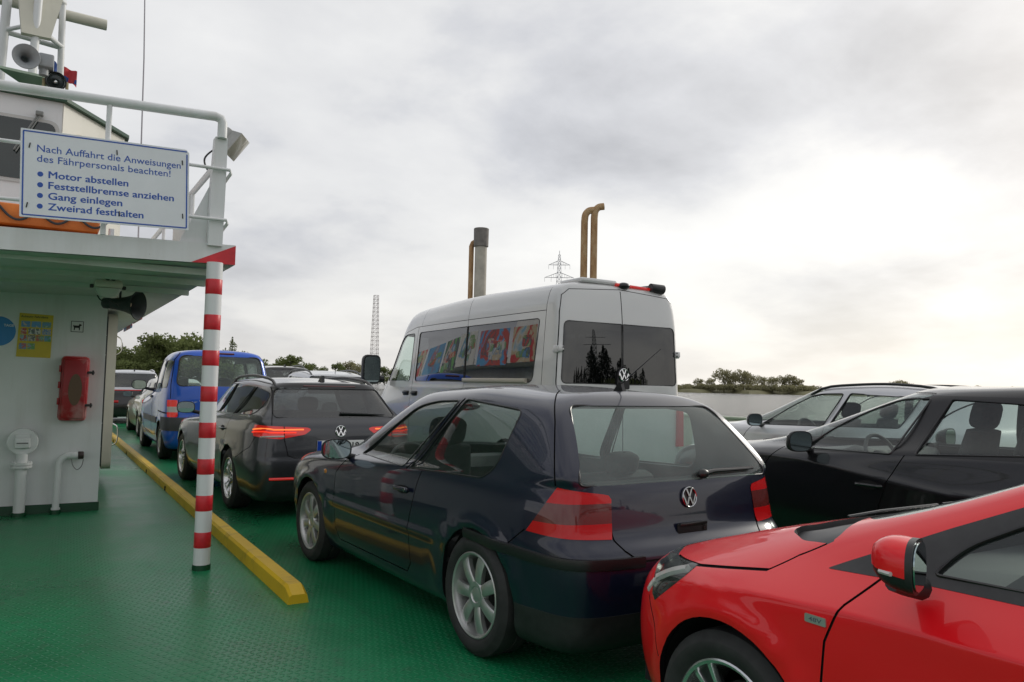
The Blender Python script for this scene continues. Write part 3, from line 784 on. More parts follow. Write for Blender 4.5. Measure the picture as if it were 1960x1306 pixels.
# ------------------------------------------------------------------ ferry superstructure
def enamel(name, base, rust=.35):
    """brushed ship's paint with streaks of dirt and a few rust specks"""
    t = NT(name); n = t.noise(1.4, 8, .65); st = t.noise(5, 6, .6, stretch=(1, 1, .12)); sp = t.noise(26, 2, .5)
    d = t.m('MULTIPLY', t.m('SUBTRACT', st, .50, clamp=True), 1.3, clamp=True)
    c = t.mixc(d, t.ramp(n, [(.3, tuple(k*.90 for k in base)), (.7, base)]), (.42, .40, .34))
    c = t.mixc(t.m('MULTIPLY', t.m('GREATER_THAN', sp, .80), rust), c, (.14, .08, .04))
    t.set(base=c, rough=.42); t.bump(t.noise(7, 3, .5), .12, .006); return t.mat
def photo_print(name, r, scale, base=None):
    """a printed picture: soft patches of several inks"""
    inks = [(.50, .08, .07), (.12, .30, .52), (.60, .60, .56), (.20, .34, .14), (.55, .46, .32), (.25, .45, .60), (.10, .12, .14)]
    t = NT(name); n = t.noise(scale, 4, .55, .8); c = [base or inks[r.randrange(7)]]+[inks[r.randrange(7)] for _ in range(3)]
    st = [(.0, c[0]), (.47, c[0]), (.50, c[1]), (.57, c[1]), (.60, c[2]), (.68, c[3])] if base else [(.30, c[0]), (.42, c[1]), (.48, c[1]), (.54, c[2]), (.62, c[3]), (.7, c[0])]
    t.set(base=t.ramp(n, st), rough=.35); return t.mat
def superstructure():
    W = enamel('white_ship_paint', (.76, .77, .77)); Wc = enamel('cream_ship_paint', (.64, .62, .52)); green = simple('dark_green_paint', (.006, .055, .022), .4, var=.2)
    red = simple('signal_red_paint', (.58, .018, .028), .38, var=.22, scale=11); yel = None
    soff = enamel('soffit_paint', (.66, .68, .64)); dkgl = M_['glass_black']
    # deckhouse
    t = empty('deckhouse', (-2, 16, 0), 0, 'white deckhouse with dark green skirting and wide overhanging roof edge', 'deckhouse')
    m = MB(); L = Vector((2, -16, 0))
    def bx(mb, x0, x1, y0, y1, z0, z1, bev=0): mb.box(((x0+x1)/2+2, (y0+y1)/2-16, (z0+z1)/2), (x1-x0, y1-y0, z1-z0), bev=bev); return mb
    bx(m, -5.6, .58, 9.42, 30, .09, 2.36); m.build('wall', W, t)
    m = MB(); bx(m, -5.6, .592, 9.408, 30.0, 0, .092); m.build('skirting', green, t)
    # overhanging bridge deck: sloping front fascia, plated soffit
    m = MB()
    def slab(y0, y1, x0, x1, th=.155):
        z = lambda x: 2.292+.030*x
        vs = [(x+2, y-16, z(x)+dz) for dz in (0, th) for x in (x0, x1) for y in (y0, y1)]
        m.add(vs, [(0, 1, 3, 2), (4, 6, 7, 5), (0, 4, 5, 1), (2, 3, 7, 6), (0, 2, 6, 4), (1, 5, 7, 3)])
    slab(6.25, 26, -5.6, 1.25); cn = m.build('canopy', W, t)
    m = MB()
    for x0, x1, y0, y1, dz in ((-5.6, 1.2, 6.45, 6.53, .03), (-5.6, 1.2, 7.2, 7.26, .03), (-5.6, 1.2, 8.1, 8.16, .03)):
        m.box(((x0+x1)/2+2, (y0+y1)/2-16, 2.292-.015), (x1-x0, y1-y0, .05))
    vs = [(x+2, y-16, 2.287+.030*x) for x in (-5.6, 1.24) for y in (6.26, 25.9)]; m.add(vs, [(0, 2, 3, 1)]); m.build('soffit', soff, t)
    m = MB(); z = lambda x: 2.292+.03*x
    m.add([(.93+2, 6.25-16-.003, z(.93)), (1.2525+2, 6.25-16-.003, z(1.25)), (1.2525+2, 6.25-16-.003, z(1.25)+.15), (1.2525+2, 6.25-16+.32, z(1.25)), (1.2525+2, 6.25-16+.30, z(1.25)+.004)], [(0, 1, 2), (1, 3, 2)])
    m.build('red_corner_mark', red, t)
    # open door on the side
    d = MB(); d.mi = 0; bx(d, .60, .72, 10.6, 10.72, .20, 2.30, .03); d = MB()
    prof = round_poly([(0, .22), (1.9, .22), (1.9, 2.27), (0, 2.27)], .12, 5)
    d.prism(prof, -.055, .055, frame((.775+2, 11.4-16, 0), (.02, 1, 0), (0, 0, 1), (1, -.02, 0))); do = d.build('door', Wc, t)
    d = MB(); d.prism(round_poly([(.03, .25), (1.87, .25), (1.87, 2.24), (.03, 2.24)], .10, 4), -.062, -.056, frame((.775+2, 11.4-16, 0), (.02, 1, 0), (0, 0, 1), (1, -.02, 0))); d.build('dark_left_face', simple('dark_teal_face', (.03, .05, .05), .4), do)  # thin dark teal sheet covering nearly all of the door's left face
    for z0, z1 in ((1.72, 1.98), (.52, .82)):
        for sx in (-1, 1):
            d = MB(); x = .775+2; d.tube(smooth_path([(x+sx*.055, 11.5-16, z0), (x+sx*.12, 11.5-16, z0+.06), (x+sx*.12, 11.5-16, z1-.06), (x+sx*.055, 11.5-16, z1)], 5), .009, 6); d.build('handle', M_['chrome'], do)
    # posters along the side wall (towards the car lanes)
    pc = [(.55, .05, .06), (.10, .35, .62), (.65, .66, .62), (.16, .42, .14), (.75, .55, .10)]
    r = random.Random(5)
    for k, (y0, y1, z0, z1, base) in enumerate(((14.6, 15.9, 1.35, 2.2, 0), (16.1, 17.6, 1.3, 2.2, 1), (17.8, 19.2, 1.35, 2.25, 2), (19.3, 20.6, 1.3, 2.2, 3), (20.8, 22.4, 1.35, 2.2, 1), (22.6, 24.0, 1.3, 2.2, 0))):
        p = empty('poster', (1.265, y0-1.6, z0+.98), 0, ['red holiday poster with a white figure on the roof-deck side rail', 'blue poster with a white cloud on the roof-deck side rail', 'pale poster with blue blocks on the roof-deck side rail', 'green landscape poster on the roof-deck side rail', 'blue sea poster with a sandy strip on the roof-deck side rail', 'red poster with a yellow sun, farthest along the roof-deck rail'][k], 'poster')
        w_, h_ = y1-y0, z1-z0; b = MB(); b.box((.006, w_/2, h_/2), (.012, w_, h_)); b.build('sheet', photo_print('poster_ground_%d' % k, r, 1.6, pc[base]), p)
        for j in range(4):
            a, c = r.uniform(.05, .5), r.uniform(.05, .6); u, v = r.uniform(.2, .45), r.uniform(.15, .35)
            b = MB(); b.prism(round_poly([(a*w_, c*h_), ((a+u)*w_, c*h_), ((a+u)*w_, (c+v)*h_), (a*w_, (c+v)*h_)], .1, 4), 0, .0015*(j+1), frame((.0125, 0, 0), (0, 1, 0), (0, 0, 1), (1, 0, 0))); b.build('picture', photo_print('poster_picture_%d_%d' % (k, j), r, 3), p)
    # wheelhouse
    t = empty('wheelhouse', (-1.5, 12, 2.45), 0, 'white wheelhouse with green roof edge above the deckhouse', 'wheelhouse'); O = Vector((1.5, -12, -2.45))
    wp = [(-4.2, 10.5), (.06, 10.5), (.80, 11.60), (.80, 15), (-4.2, 15)]; rp = [(-4.4, 10.42), (.10, 10.42), (.86, 11.55), (.86, 15.3), (-4.4, 15.3)]
    T = Matrix.Translation(O)
    m = MB(); m.prism(wp, 2.46, 4.68, T); m.build('wall', W, t)
    m = MB(); m.prism(rp, 4.682, 4.725, T); ro = m.build('roof', green, t)
    m = MB(); m.prism([(.062, 10.498), (.802, 11.598), (.81, 11.592), (.07, 10.492)], 2.5, 4.679, T); m.build('slanted_face', enamel('warm_white_paint', (.72, .70, .62)), t)
    m = MB(); m.box((.83, 12.7, 4.48), (.04, 2.2, .34), T); m.build('side_panel', simple('grey_panel', (.33, .31, .29), .6), ro)
    fr = round_poly([(-1.3, 3.70), (.0, 3.70), (.0, 4.40), (-1.3, 4.40)], .10, 5)
    m = MB(); m.prism(round_poly([(-1.34, 3.66), (.04, 3.66), (.04, 4.44), (-1.34, 4.44)], .13, 5), 0, .02, T @ frame((0, 10.5, 0), (1, 0, 0), (0, 0, 1), (0, -1, 0))); wi = m.build('window', simple('window_frame_grey', (.5, .5, .48), .5), t)
    pane = NT('wheelhouse_pane').set(base=(.012, .02, .018), rough=.03, spec=.8).mat
    m = MB(); m.prism(fr, .021, .026, T @ frame((0, 10.5, 0), (1, 0, 0), (0, 0, 1), (0, -1, 0))); m.build('pane', pane, wi)
    m = MB(); q = Matrix.Translation(O); m.tube([q @ Vector((-.18, 10.45, 4.48)), q @ Vector((-.40, 10.43, 4.02))], .012, 6); m.tube([q @ Vector((-.16, 10.43, 4.46)), q @ Vector((-.38, 10.42, 4.0))], .008, 6); m.box((-.17, 10.45, 4.49), (.08, .08, .05), q, .01); m.build('window_wiper', simple('wiper_arm_grey', (.2, .21, .2), .5), wi)
    # window on the slanted face, with its rounded frame and wiper
    ex = Vector((.74, 1.10, 0)).normalized(); nx = Vector((1.10, -.74, 0)).normalized(); F2 = T @ frame((.069, 10.492, 0), ex, (0, 0, 1), nx)
    m = MB(); m.prism(round_poly([(.22, 3.66), (.98, 3.66), (.98, 4.40), (.22, 4.40)], .12, 5), 0, .02, F2); wi = m.build('window', simple('cream_window_frame', (.5, .44, .33), .5), t)
    m = MB(); m.prism(round_poly([(.27, 3.7), (.93, 3.7), (.93, 4.35), (.27, 4.35)], .09, 5), .021, .026, F2); m.build('pane', pane, wi)
    m = MB(); m.tube([F2 @ Vector((.62, 4.44, .05)), F2 @ Vector((.4, 3.95, .05))], .012, 6); m.tube([F2 @ Vector((.3, 4.37, .05)), F2 @ Vector((.9, 4.37, .05))], .012, 6); m.build('window_wiper', simple('brown_wiper_arm', (.16, .09, .06), .5), wi)
    # roof fittings
    m = MB(); m.lathe([(.001, .16), (.07, .15), (.13, .10), (.14, 0)], 20, Matrix.Translation((-.18, 10.7, 4.72))); tag(m.build('vent_cap', W), 'small white mushroom vent on the wheelhouse roof', 'vent')
    # railing with sign
    t = empty('bridge_railing', (.4, 6.2, 2.45), 0, 'white pipe railing with broad corner post on the deckhouse roof edge', 'railing'); T = Matrix.Translation((-.4, -6.2, -2.45)); tp = lambda l: [T @ Vector(p) for p in l]
    m = MB(); m.tube(tp([(-5, 6.2, 3.34), (-.6, 6.2, 3.385), (.4, 6.2, 3.43), (1.05, 6.2, 3.462), (1.09, 6.2, 3.45), (1.105, 6.2, 3.42), (1.105, 6.2, 3.30)]), .036, 12); m.build('top_rail', W, t)
    m = MB()
    for z, xe in ((3.005, 1.17), (2.61, 1.16)):
        m.tube(tp([(-5, 6.18, z-.05), (-.6, 6.18, z), (.87, 6.18, z+.045), (xe, 6.18, z+.05), (xe+.012, 6.2, z+.03), (xe-.03, 6.3, z-.05)]), .013, 10)
    m.build('lower_rail', W, t)
    for x in (.325, -.9, -2.4): m = MB(); m.cyl(T @ Vector((x, 6.2, 2.45)), T @ Vector((x, 6.2, 3.41)), .019, 10); m.build('post', W, t)
    m = MB(); m.prism([(1.04, 2.46), (1.145, 2.46), (1.15, 2.95), (1.15, 3.31), (1.06, 3.31), (1.045, 2.93)], -.05, .05, T @ frame((0, 6.26, 0), (1, 0, 0), (0, 0, 1), (0, -1, 0))); m.build('corner_post', W, t); m = MB(); m.prism([(1.043, 2.93), (1.038, 2.46), (.84, 2.46)], -.006, .006, T @ frame((0, 6.30, 0), (1, 0, 0), (0, 0, 1), (0, -1, 0))); m.build('gusset_plate', W, t)
    m = MB(); m.prism([(6.30, 2.46), (7.15, 2.46), (7.0, 2.62), (6.45, 2.95), (6.30, 2.95)], -.012, .012, T @ frame((1.10, 0, 0), (0, 1, 0), (0, 0, 1), (1, 0, 0))); m.build('brace_plate', W, t)
    m = MB(); m.tube(tp([(1.12, 6.4, 3.16), (1.12, 13, 3.20)]), .026, 10); m.tube(tp([(1.12, 6.4, 2.80), (1.12, 13, 2.82)]), .014, 8)
    for y in (7.6, 8.6, 9.6, 10.6): m.cyl(T @ Vector((1.12, y, 2.46)), T @ Vector((1.12, y, 3.17)), .018, 8)
    m.build('side_rail', W, t)
    m = MB(); m.box((1.10, 8.1, 2.80), (.02, 1.0, .68), T, .005); m.build('weather_screen', enamel('pale_canvas', (.55, .57, .55)), t)
    # sign
    t = empty('instruction_sign', (.34, 6.12, 2.82), 0, 'white sign with blue German instructions hung on the bridge railing', 'sign')
    wS, hS = 1.065, .605; rot = Matrix.Rotation(R_(-2.0), 4, 'Y') ; F_ = rot @ frame((0, 0, 0), (1, 0, 0), (0, 0, 1), (0, -1, 0))
    blue = simple('sign_blue', (.02, .09, .42), .4)
    m = MB(); m.prism(round_poly([(-wS/2, -hS/2), (wS/2, -hS/2), (wS/2, hS/2-.025), (wS/2-.022, hS/2), (-wS/2, hS/2)], .006, 2), -.004, .004, F_); m.build('board', simple('sign_white', (.78, .80, .83), .35, var=.03), t)
    m = MB(); a, b_ = wS/2-.016, hS/2-.016
    for x0, x1, y0, y1 in ((-a, a, b_-.0045, b_+.0045), (-a, a, -b_-.0045, -b_+.0045), (-a-.0045, -a+.0045, -b_, b_), (a-.0045, a+.0045, -b_, b_-.02)): m.box(((x0+x1)/2, (y0+y1)/2, .0045), (x1-x0, y1-y0, .002), F_)
    m.build('border', blue, t)
    m = MB(); tx = lambda fx, fy: F_ @ Matrix.Translation((-wS/2+wS*fx, hS/2-hS*fy, .004))
    text_mb(m, 'Nach Auffahrt die Anweisungen', .068, tx(.09, .245), .004, width=wS*.855)
    text_mb(m, 'des F\u00e4hrpersonals beachten!', .068, tx(.09, .360), .004, width=wS*.79)
    for k, (s_, f) in enumerate((('Motor abstellen', .46), ('Feststellbremse anziehen', .745), ('Gang einlegen', .425), ('Zweirad festhalten', .555))):
        y = .535+.122*k; text_mb(m, s_, .068, tx(.155, y), 0, width=wS*f); text_mb(m, s_, .068, tx(.158, y) @ Matrix.Translation((0, .0012, -.0003)), 0, width=wS*f); text_mb(m, s_, .068, tx(.1565, y) @ Matrix.Translation((0, -.0012, -.0006)), 0, width=wS*f)
        m.lathe([(.0005, .001), (.0175, .001), (.0175, 0)], 20, tx(.11, y-.035))
    m.build('lettering', blue, t)
    for x, y in ((-.48, .19), (-.49, -.22), (.05, .215), (.07, -.225), (.485, .20), (.49, -.20)): m = MB(); m.box((x, y, .006), (.007, .035, .006), F_ @ Matrix.Translation((x, y, 0)) @ Matrix.Rotation(R_(-12 if x < 0 else 4), 4, 'Z') @ Matrix.Translation((-x, -y, 0))); m.build('cable_tie', M_['black'], t)
    # striped post
    t = empty('striped_post', (1.097, 6.217, 0), 0, 'red and white banded steel post holding the roof corner', 'post')
    m = MB(); m.cyl((0, 0, .035), (0, 0, 2.327), .060, 24); m.build('shaft', W, t)
    for k in range(8): m = MB(); z = .166+.2735*k; m.lathe([(.0605, z), (.0612, z+.001), (.0612, z+.115), (.0605, z+.116)], 24); m.build('red_band', red, t)
    m = MB(); m.cyl((0, 0, 0), (0, 0, .04), .066, 24); m.build('foot', green, t)
    # yellow kerb bar
    yt = NT('scuffed_yellow_paint'); n = yt.noise(5, 7, .65); n2 = yt.noise(1.2, 4, .6)
    yt.set(base=yt.mixc(yt.m('MULTIPLY', yt.m('SUBTRACT', n, .54, clamp=True), 2.4, clamp=True), yt.ramp(n2, [(.3, (.58, .36, .008)), (.7, (.74, .49, .012))]), (.20, .13, .03)), rough=.5); yt.bump(n, .2, .01)
    t = empty('kerb_bar', (1.485, 5, 0), 0, 'long yellow steel kerb bar along the car lane', 'kerb')
    m = MB(); P = []
    for y in (0, .10, 4, 12, 30):
        k = .55 if y == 0 else 1
        P.append([(-.070, y, 0), (-.062, y, .085*k), (-.045, y, .105*k), (.040, y, .105*k), (.056, y, .085*k), (.066, y, 0)])
    m.grid(P); m.add(P[0], [(0, 1, 2, 3, 4, 5)]); m.build('bar', yt.mat, t, smooth=20)
    for y in (2.7, 5.75, 7.8, 11.0, 14.0, 18.0): m = MB(); m.prism([(-.05, -.005), (.05, -.005), (.035, .05), (-.035, .05)], -.006, .006, frame((-.0675, y, .004), (0, 1, 0), (0, 0, 1), (-1, 0, .1))); m.build('drain_notch', M_['gap'], t)
superstructure()

def fittings():
    W = bpy.data.materials['white_ship_paint']; Wc = bpy.data.materials['cream_ship_paint']; green = bpy.data.materials['dark_green_paint']
    WY = 9.42; WF = lambda x, z: frame((x, WY, z), (1, 0, 0), (0, 0, 1), (0, -1, 0))
    # yellow safety poster
    t = empty('safety_poster', (-.08, WY, 1.62), 0, 'yellow safety poster with small pictures on the white deckhouse wall', 'poster'); T = Matrix.Translation((.08, -WY, -1.62))
    m = MB(); m.prism([(-.235, 1.62), (.07, 1.615), (.078, 2.065), (-.225, 2.075)], .001, .005, T @ WF(0, 0)); m.build('sheet', simple('poster_yellow', (.62, .46, .02), .4, var=.08), t)
    r = random.Random(3); cols = [(.08, .25, .55), (.10, .32, .6), (.12, .3, .52), (.6, .6, .55), (.6, .6, .56), (.10, .25, .5), (.5, .1, .06), (.55, .5, .45), (.5, .12, .08), (.1, .32, .12), (.5, .12, .1), (.12, .35, .12)]
    cells = [(-.205, 1.93, .08), (-.115, 1.93, .085), (-.02, 1.93, .08), (-.205, 1.855, .05), (-.14, 1.855, .11), (-.02, 1.855, .08), (-.21, 1.785, .065), (-.14, 1.785, .065), (-.07, 1.785, .07), (.005, 1.785, .06), (-.215, 1.70, .065), (-.14, 1.70, .065)]
    for (x, z, w), c in zip(cells, cols):
        m = MB(); m.prism([(x, z), (x+w, z), (x+w, z+.062), (x, z+.062)], .005, .0062, T @ WF(0, 0)); o = m.build('picture', photo_print('picture_tint', r, 28, c), t)
    m = MB(); text_mb(m, 'Achtung Fahrg\u00e4ste', .03, T @ WF(-.21, 2.03) @ Matrix.Translation((0, 0, .005)), .02, width=.24)
    m.build('lettering', M_['ink'], t)
    # dog pictogram
    t = empty('dog_sign', (.30, WY, 1.96), 0, 'small square sign with a black dog silhouette', 'sign'); F_ = frame((0, 0, 0), (1, 0, 0), (0, 0, 1), (0, -1, 0))
    m = MB(); m.box((0, 0, .003), (.118, .118, .004), F_); m.build('plate', simple('sticker_white', (.7, .7, .69), .4), t)
    m = MB()
    for x, y, w, h in ((0, .056, .118, .006), (0, -.056, .118, .006), (.056, 0, .006, .106), (-.056, 0, .006, .106)): m.box((x, y, .0055), (w, h, .002), F_)
    m.prism([(-.042, .0), (-.036, .016), (-.030, .012), (.012, .012), (.022, .034), (.030, .026), (.042, .022), (.040, .012), (.030, .008), (.026, -.008), (.026, -.038), (.016, -.038), (.014, -.014), (-.018, -.014), (-.022, -.038), (-.032, -.038), (-.030, -.012), (-.036, .004)], .005, .0066, F_); m.build('pictogram', M_['ink'], t)
    # blue disc
    t = empty('blue_disc_sign', (-.40, WY, 1.875), 0, 'round bright blue sign cut off at the picture edge on the wall', 'sign')
    m = MB(); m.lathe([(.0005, .006), (.15, .006), (.152, .003), (.152, 0)], 40, F_); m.build('disc', simple('sign_sky_blue', (.01, .22, .56), .35), t)
    m = MB(); text_mb(m, 'TAGE', .035, F_ @ Matrix.Translation((.045, .05, .0065)), .02); m.build('lettering', simple('sign_letter_white', (.7, .75, .78), .4), t)
    # extinguisher cabinet
    t = empty('extinguisher_cabinet', (.29, WY, .965), R_(0), 'worn red extinguisher cabinet with oval window on the white wall', 'cabinet')
    rc = NT('faded_red_plastic'); n = rc.noise(7, 6, .65); n2 = rc.noise(2.6, 3, .5)
    rc.set(base=rc.mixc(rc.m('MULTIPLY', rc.m('SUBTRACT', rc.m('ADD', rc.m('MULTIPLY', n, .5), rc.m('MULTIPLY', n2, .5)), .49, clamp=True), 7, clamp=True), (.34, .008, .012), (.42, .20, .19)), rough=.4); rc = rc.mat
    m = MB(); B_ = Matrix.Rotation(R_(1.0), 4, 'Y'); m.box((0, -.085, .335), (.262, .17, .68), B_, .04); bo = m.build('box', rc, t)
    m = MB(); m.box((0, -.175, .335), (.215, .03, .62), B_, .03); m.build('door', rc, t)
    m = MB(); m.prism([(.062*math.cos(a), .165*math.sin(a)) for a in [2*math.pi*k/32 for k in range(32)]], 0, .006, B_ @ frame((.01, -.190, .325), (1, 0, 0), (0, 0, 1), (0, -1, 0))); m.build('oval_window', NT('clouded_window').set(base=rc.node_tree.nodes.new('ShaderNodeRGB').outputs[0] if False else (.13, .075, .04), rough=.3, spec=.3).mat, t)
    for z in (.51, .165): m = MB(); m.box((.145, -.155, z), (.07, .03, .026), B_, .006); m.box((.165, -.155, z), (.018, .045, .05), B_, .006); m.build('latch', M_['black'], t)
    for z in (.54, .37, .2): m = MB(); m.box((-.137, -.14, z), (.02, .035, .07), B_, .005); m.build('hinge', rc, t)
    # round ventilator on a pipe
    t = empty('ventilator_pipe', (-.13, WY-.12, 0), 0, 'white round-headed ventilator pipe with boxed flap beside the wall', 'ventilator')
    m = MB(); m.cyl((0, 0, .03), (0, 0, .64), .052, 20); m.build('pipe', W, t)
    m = MB(); m.cyl((0, 0, .49), (0, 0, .515), .095, 24); m.cyl((0, 0, .52), (0, 0, .545), .095, 24)
    for k in range(8): a = k*math.pi/4; m.cyl((.08*math.cos(a), .08*math.sin(a), .48), (.08*math.cos(a), .08*math.sin(a), .555), .009, 6)
    m.build('flange', W, t)
    m = MB(); m.lathe([(.0005, .035), (.13, .035), (.136, .028), (.136, -.03), (.12, -.04), (.0005, -.04)], 36, frame((0, 0, .755), (1, 0, 0), (0, 0, 1), (0, -1, 0))); hd = m.build('head', W, t)
    m = MB(); m.box((0, -.06, .745), (.135, .06, .105), None, .012); m.box((0, -.05, .815), (.13, .03, .04), None, .008); fl = m.build('flap_box', W, t)
    m = MB(); m.box((0, -.091, .745), (.10, .006, .008)); m.build('slot', M_['ink'], fl)
    m = MB(); m.cyl((0, 0, 0), (0, 0, .04), .066, 20); m.build('foot', green, t)
    # bent filler pipe
    t = empty('filler_pipe', (.20, WY-.09, 0), 0, 'bent white filler pipe with black cap and hanging chain', 'pipe')
    m = MB(); m.tube([(-.01, 0, .06)]+smooth_path([(-.01, 0, .10), (-.005, 0, .45), (.005, 0, .54), (.05, 0, .592), (.10, 0, .60), (.165, 0, .60)], 5), .033, 16); m.cyl((-.01, 0, .045), (-.01, 0, .065), .042, 16); m.build('pipe', W, t)
    m = MB(); m.tube([(.10, 0, .60), (.104, 0, .60), (.165, 0, .60), (.169, 0, .60)], [.033, .036, .036, .033], 16); m.build('collar', W, t)
    m = MB(); m.tube([(.165, 0, .60), (.172, 0, .60), (.215, 0, .60), (.222, 0, .60)], [.03, .042, .042, .036], 10); m.build('cap', simple('black_cap', (.03, .016, .014), .5), t)
    m = MB(); m.tube(smooth_path([(.11, -.03, .565), (.125, -.035, .50), (.165, -.035, .455), (.205, -.035, .49), (.22, -.035, .56)], 5), .004, 5); m.build('chain', simple('chain_steel', (.2, .2, .2), .5, metal=.6), t)
    m = MB(); m.cyl((-.01, 0, 0), (-.01, 0, .045), .05, 16); m.build('foot', green, t)
    # loudspeaker under the roof
    t = empty('horn_loudspeaker', (.55, 8.35, 2.28), 0, 'dark grey horn loudspeaker hanging under the roof edge', 'loudspeaker')
    ax = Vector((.80, -.58, -.06)).normalized(); up = (Vector((0, 0, 1))-ax*ax.z).normalized(); Fh = frame((-.02, .02, -.135), up.cross(ax), up, ax)
    dg = simple('dark_grey_plastic', (.035, .042, .045), .5, var=.15)
    m = MB(); m.lathe([(.0005, -.06), (.05, -.058), (.054, -.05), (.054, .02), (.05, .025), (.055, .03), (.062, .10), (.075, .17), (.10, .24), (.135, .285), (.142, .29), (.138, .296), (.128, .288), (.09, .24), (.06, .17), (.03, .16), (.0005, .16)], 36, Fh); m.build('horn', dg, t)
    m = MB(); m.lathe([(.0005, .215), (.02, .21), (.03, .19), (.03, .16)], 16, Fh); m.build('driver_plug', simple('brass_plug', (.55, .47, .3), .3, metal=.4), t)
    m = MB(); m.tube([(-.03, -.01, 0), (-.03, -.01, -.10)], .012, 6); m.tube([(.06, -.08, 0), (.06, -.08, -.10)], .012, 6); m.tube([(-.04, 0, -.005), (.07, -.09, -.005)], .014, 6); m.build('bracket', M_['black'], t)
    # lamp and camera housing
    t = empty('deck_lamp', (.455, 7.5, 2.30), 0, 'cream bulkhead lamp with clamp handles under the roof', 'lamp')
    m = MB(); m.box((0, 0, -.07), (.22, .16, .07), None, .02); m.build('housing', Wc, t)
    P = []
    for w_, z in ((.10, -.105), (.092, -.13), (.06, -.18)): P.append([(x*w_, y*w_*.75, z) for x, y in round_poly([(-1, -1), (1, -1), (1, 1), (-1, 1)], .4, 3)])
    m = MB(); m.grid(P, closed=True); m.add(P[-1], [tuple(range(len(P[-1])))]); m.build('glass_bowl', simple('frosted_bowl', (.52, .53, .48), .25), t)
    m = MB(); m.box((.02, 0, -.02), (.14, .12, .05), None, .008); m.build('mount', Wc, t)
    for x in (-.01, .035): m = MB(); m.cyl((x, -.06, -.02), (x, -.085, -.02), .02, 14); m.build('cable_gland', M_['ink'], t)
    for s_ in (-1, 1): m = MB(); m.box((s_*.125, 0, -.09), (.03, .05, .03), None, .006); m.build('clamp', M_['black'], t)
    m = MB(); m.tube(smooth_path([(-.08, -.02, -.17), (-.05, -.03, -.21), (.0, -.05, -.20), (.03, -.08, -.22), (.08, -.12, -.26)], 5), .006, 6); m.build('cable', M_['black'], t)
    # floodlight behind the corner post
    t = empty('floodlight', (1.22, 6.9, 3.30), 0, 'grey metal floodlight behind the railing corner', 'floodlight')
    ax = Vector((.60, -.30, -.50)).normalized(); rt = ax.cross(Vector((0, 0, 1))).normalized(); Fl = frame((.10, .0, .18), rt, rt.cross(ax) * -1, ax)
    ag = simple('cast_aluminium', (.38, .38, .36), .5, metal=.4, var=.2)
    m = MB(); m.box((0, 0, -.06), (.20, .17, .07), Fl, .015); P = [[(x*a, y*b, z) for x, y in ((-1, -1), (1, -1), (1, 1), (-1, 1))] for a, b, z in ((.10, .085, -.03), (.125, .11, .05))]; m.grid([[Fl @ Vector(p) for p in row] for row in P], closed=True); m.build('housing', ag, t)
    m = MB(); m.box((0, 0, .052), (.25, .22, .012), Fl, .004); m.build('front_glass', simple('lamp_glass_grey', (.34, .33, .28), .1), t)
    m = MB(); m.tube([(0, 0, 0), (.03, 0, .10), (.08, 0, .17)], .014, 8); m.cyl((-.02, 0, -.85), (0, 0, .02), .018, 8); m.build('bracket', W, t)
    m = MB(); m.tube(smooth_path([(.06, -.06, .15), (-.06, -.1, .08), (-.14, -.1, -.02), (-.10, -.1, -.12), (-.03, -.1, -.08), (.0, -.06, .06)], 6), .008, 6); m.build('cable', M_['black'], t)
    # orange rescue raft packs on the roof
    og = NT('orange_canvas'); n = og.noise(3, 6, .6); og.set(base=og.ramp(n, [(.3, (.46, .10, .012)), (.7, (.62, .17, .02))]), rough=.6); og.bump(og.noise(9, 4, .5), .4, .01); og = og.mat
    t = empty('rescue_float', (-.9, 8.55, 2.46), 0, 'stacked orange rescue float with black grab lines behind the sign', 'rescue float')
    for z, xx, nm in ((.405, 1.30, 'upper_float'), (.19, 1.38, 'lower_float')):
        m = MB(); m.box((0, 0, z), (2*xx, .9, .20), None, .05); m.build(nm, og, t)
    m = MB()
    for z in (.35,):
        for k in range(9): x0 = -1.3+.3*k; m.tube(smooth_path([(x0, -.455, z+.12), (x0+.08, -.475, z+.03), (x0+.15, -.48, z), (x0+.22, -.475, z+.03), (x0+.3, -.455, z+.12)], 4), .012, 6, cap=False)
    m.build('grab_line', M_['black'], t)
    m = MB(); m.box((.95, -.455, .20), (.15, .012, .08)); m.build('green_label', simple('label_green', (.03, .25, .10), .5), t)
    m = MB(); m.box((0, 0, .05), (2.5, .7, .10)); m.build('cradle', W, t)
    m = MB(); m.tube([(.50, 8.2, 2.45), (.50, 8.2, 2.84)], .025, 10); tag(m.build('roof_stanchion', W), 'short white stanchion beside the orange rescue float', 'stanchion')
    # mast
    t = empty('radar_mast', (-.3, 12, 4.7), 0, 'white tubular mast with ladder bars above the wheelhouse', 'mast'); T = Matrix.Translation((.3, -12, -4.7)); V = lambda *p: T @ Vector(p)
    m = MB(); legs = (((-.68, 12, 4.7), (-.60, 12, 7.6), .056), ((-.31, 11.6, 4.7), (-.25, 11.7, 7.6), .05), ((.03, 12.1, 4.7), (-.02, 12.1, 7.6), .042))
    for a, b_, r_ in legs: m = MB(); m.cyl(V(*a), V(*b_), r_, 14); m.build('tube', W, t)
    for z in (5.98, 6.60, 7.2):
        m = MB(); m.cyl(V(-.64, 12, z), V(-.29, 11.62, z+.03), .028, 10); m.cyl(V(-.29, 11.62, z), V(.02, 12.1, z-.03), .034, 10); m.cyl(V(-.64, 12, z-.02), V(.02, 12.1, z-.04), .034, 10); m.build('crossbar', W, t)
    m = MB(); m.prism([(-.64, 10.95), (-.12, 11.0), (-.0, 11.3), (-.30, 11.6)], 5.11, 5.14, T); m.build('platform', simple('sea_green_underside', (.42, .52, .40), .5), t)
    # radar
    t = empty('radar_scanner', (-.25, 12.2, 6.2), 0, 'white radar scanner bar on a bracket in the mast', 'radar')
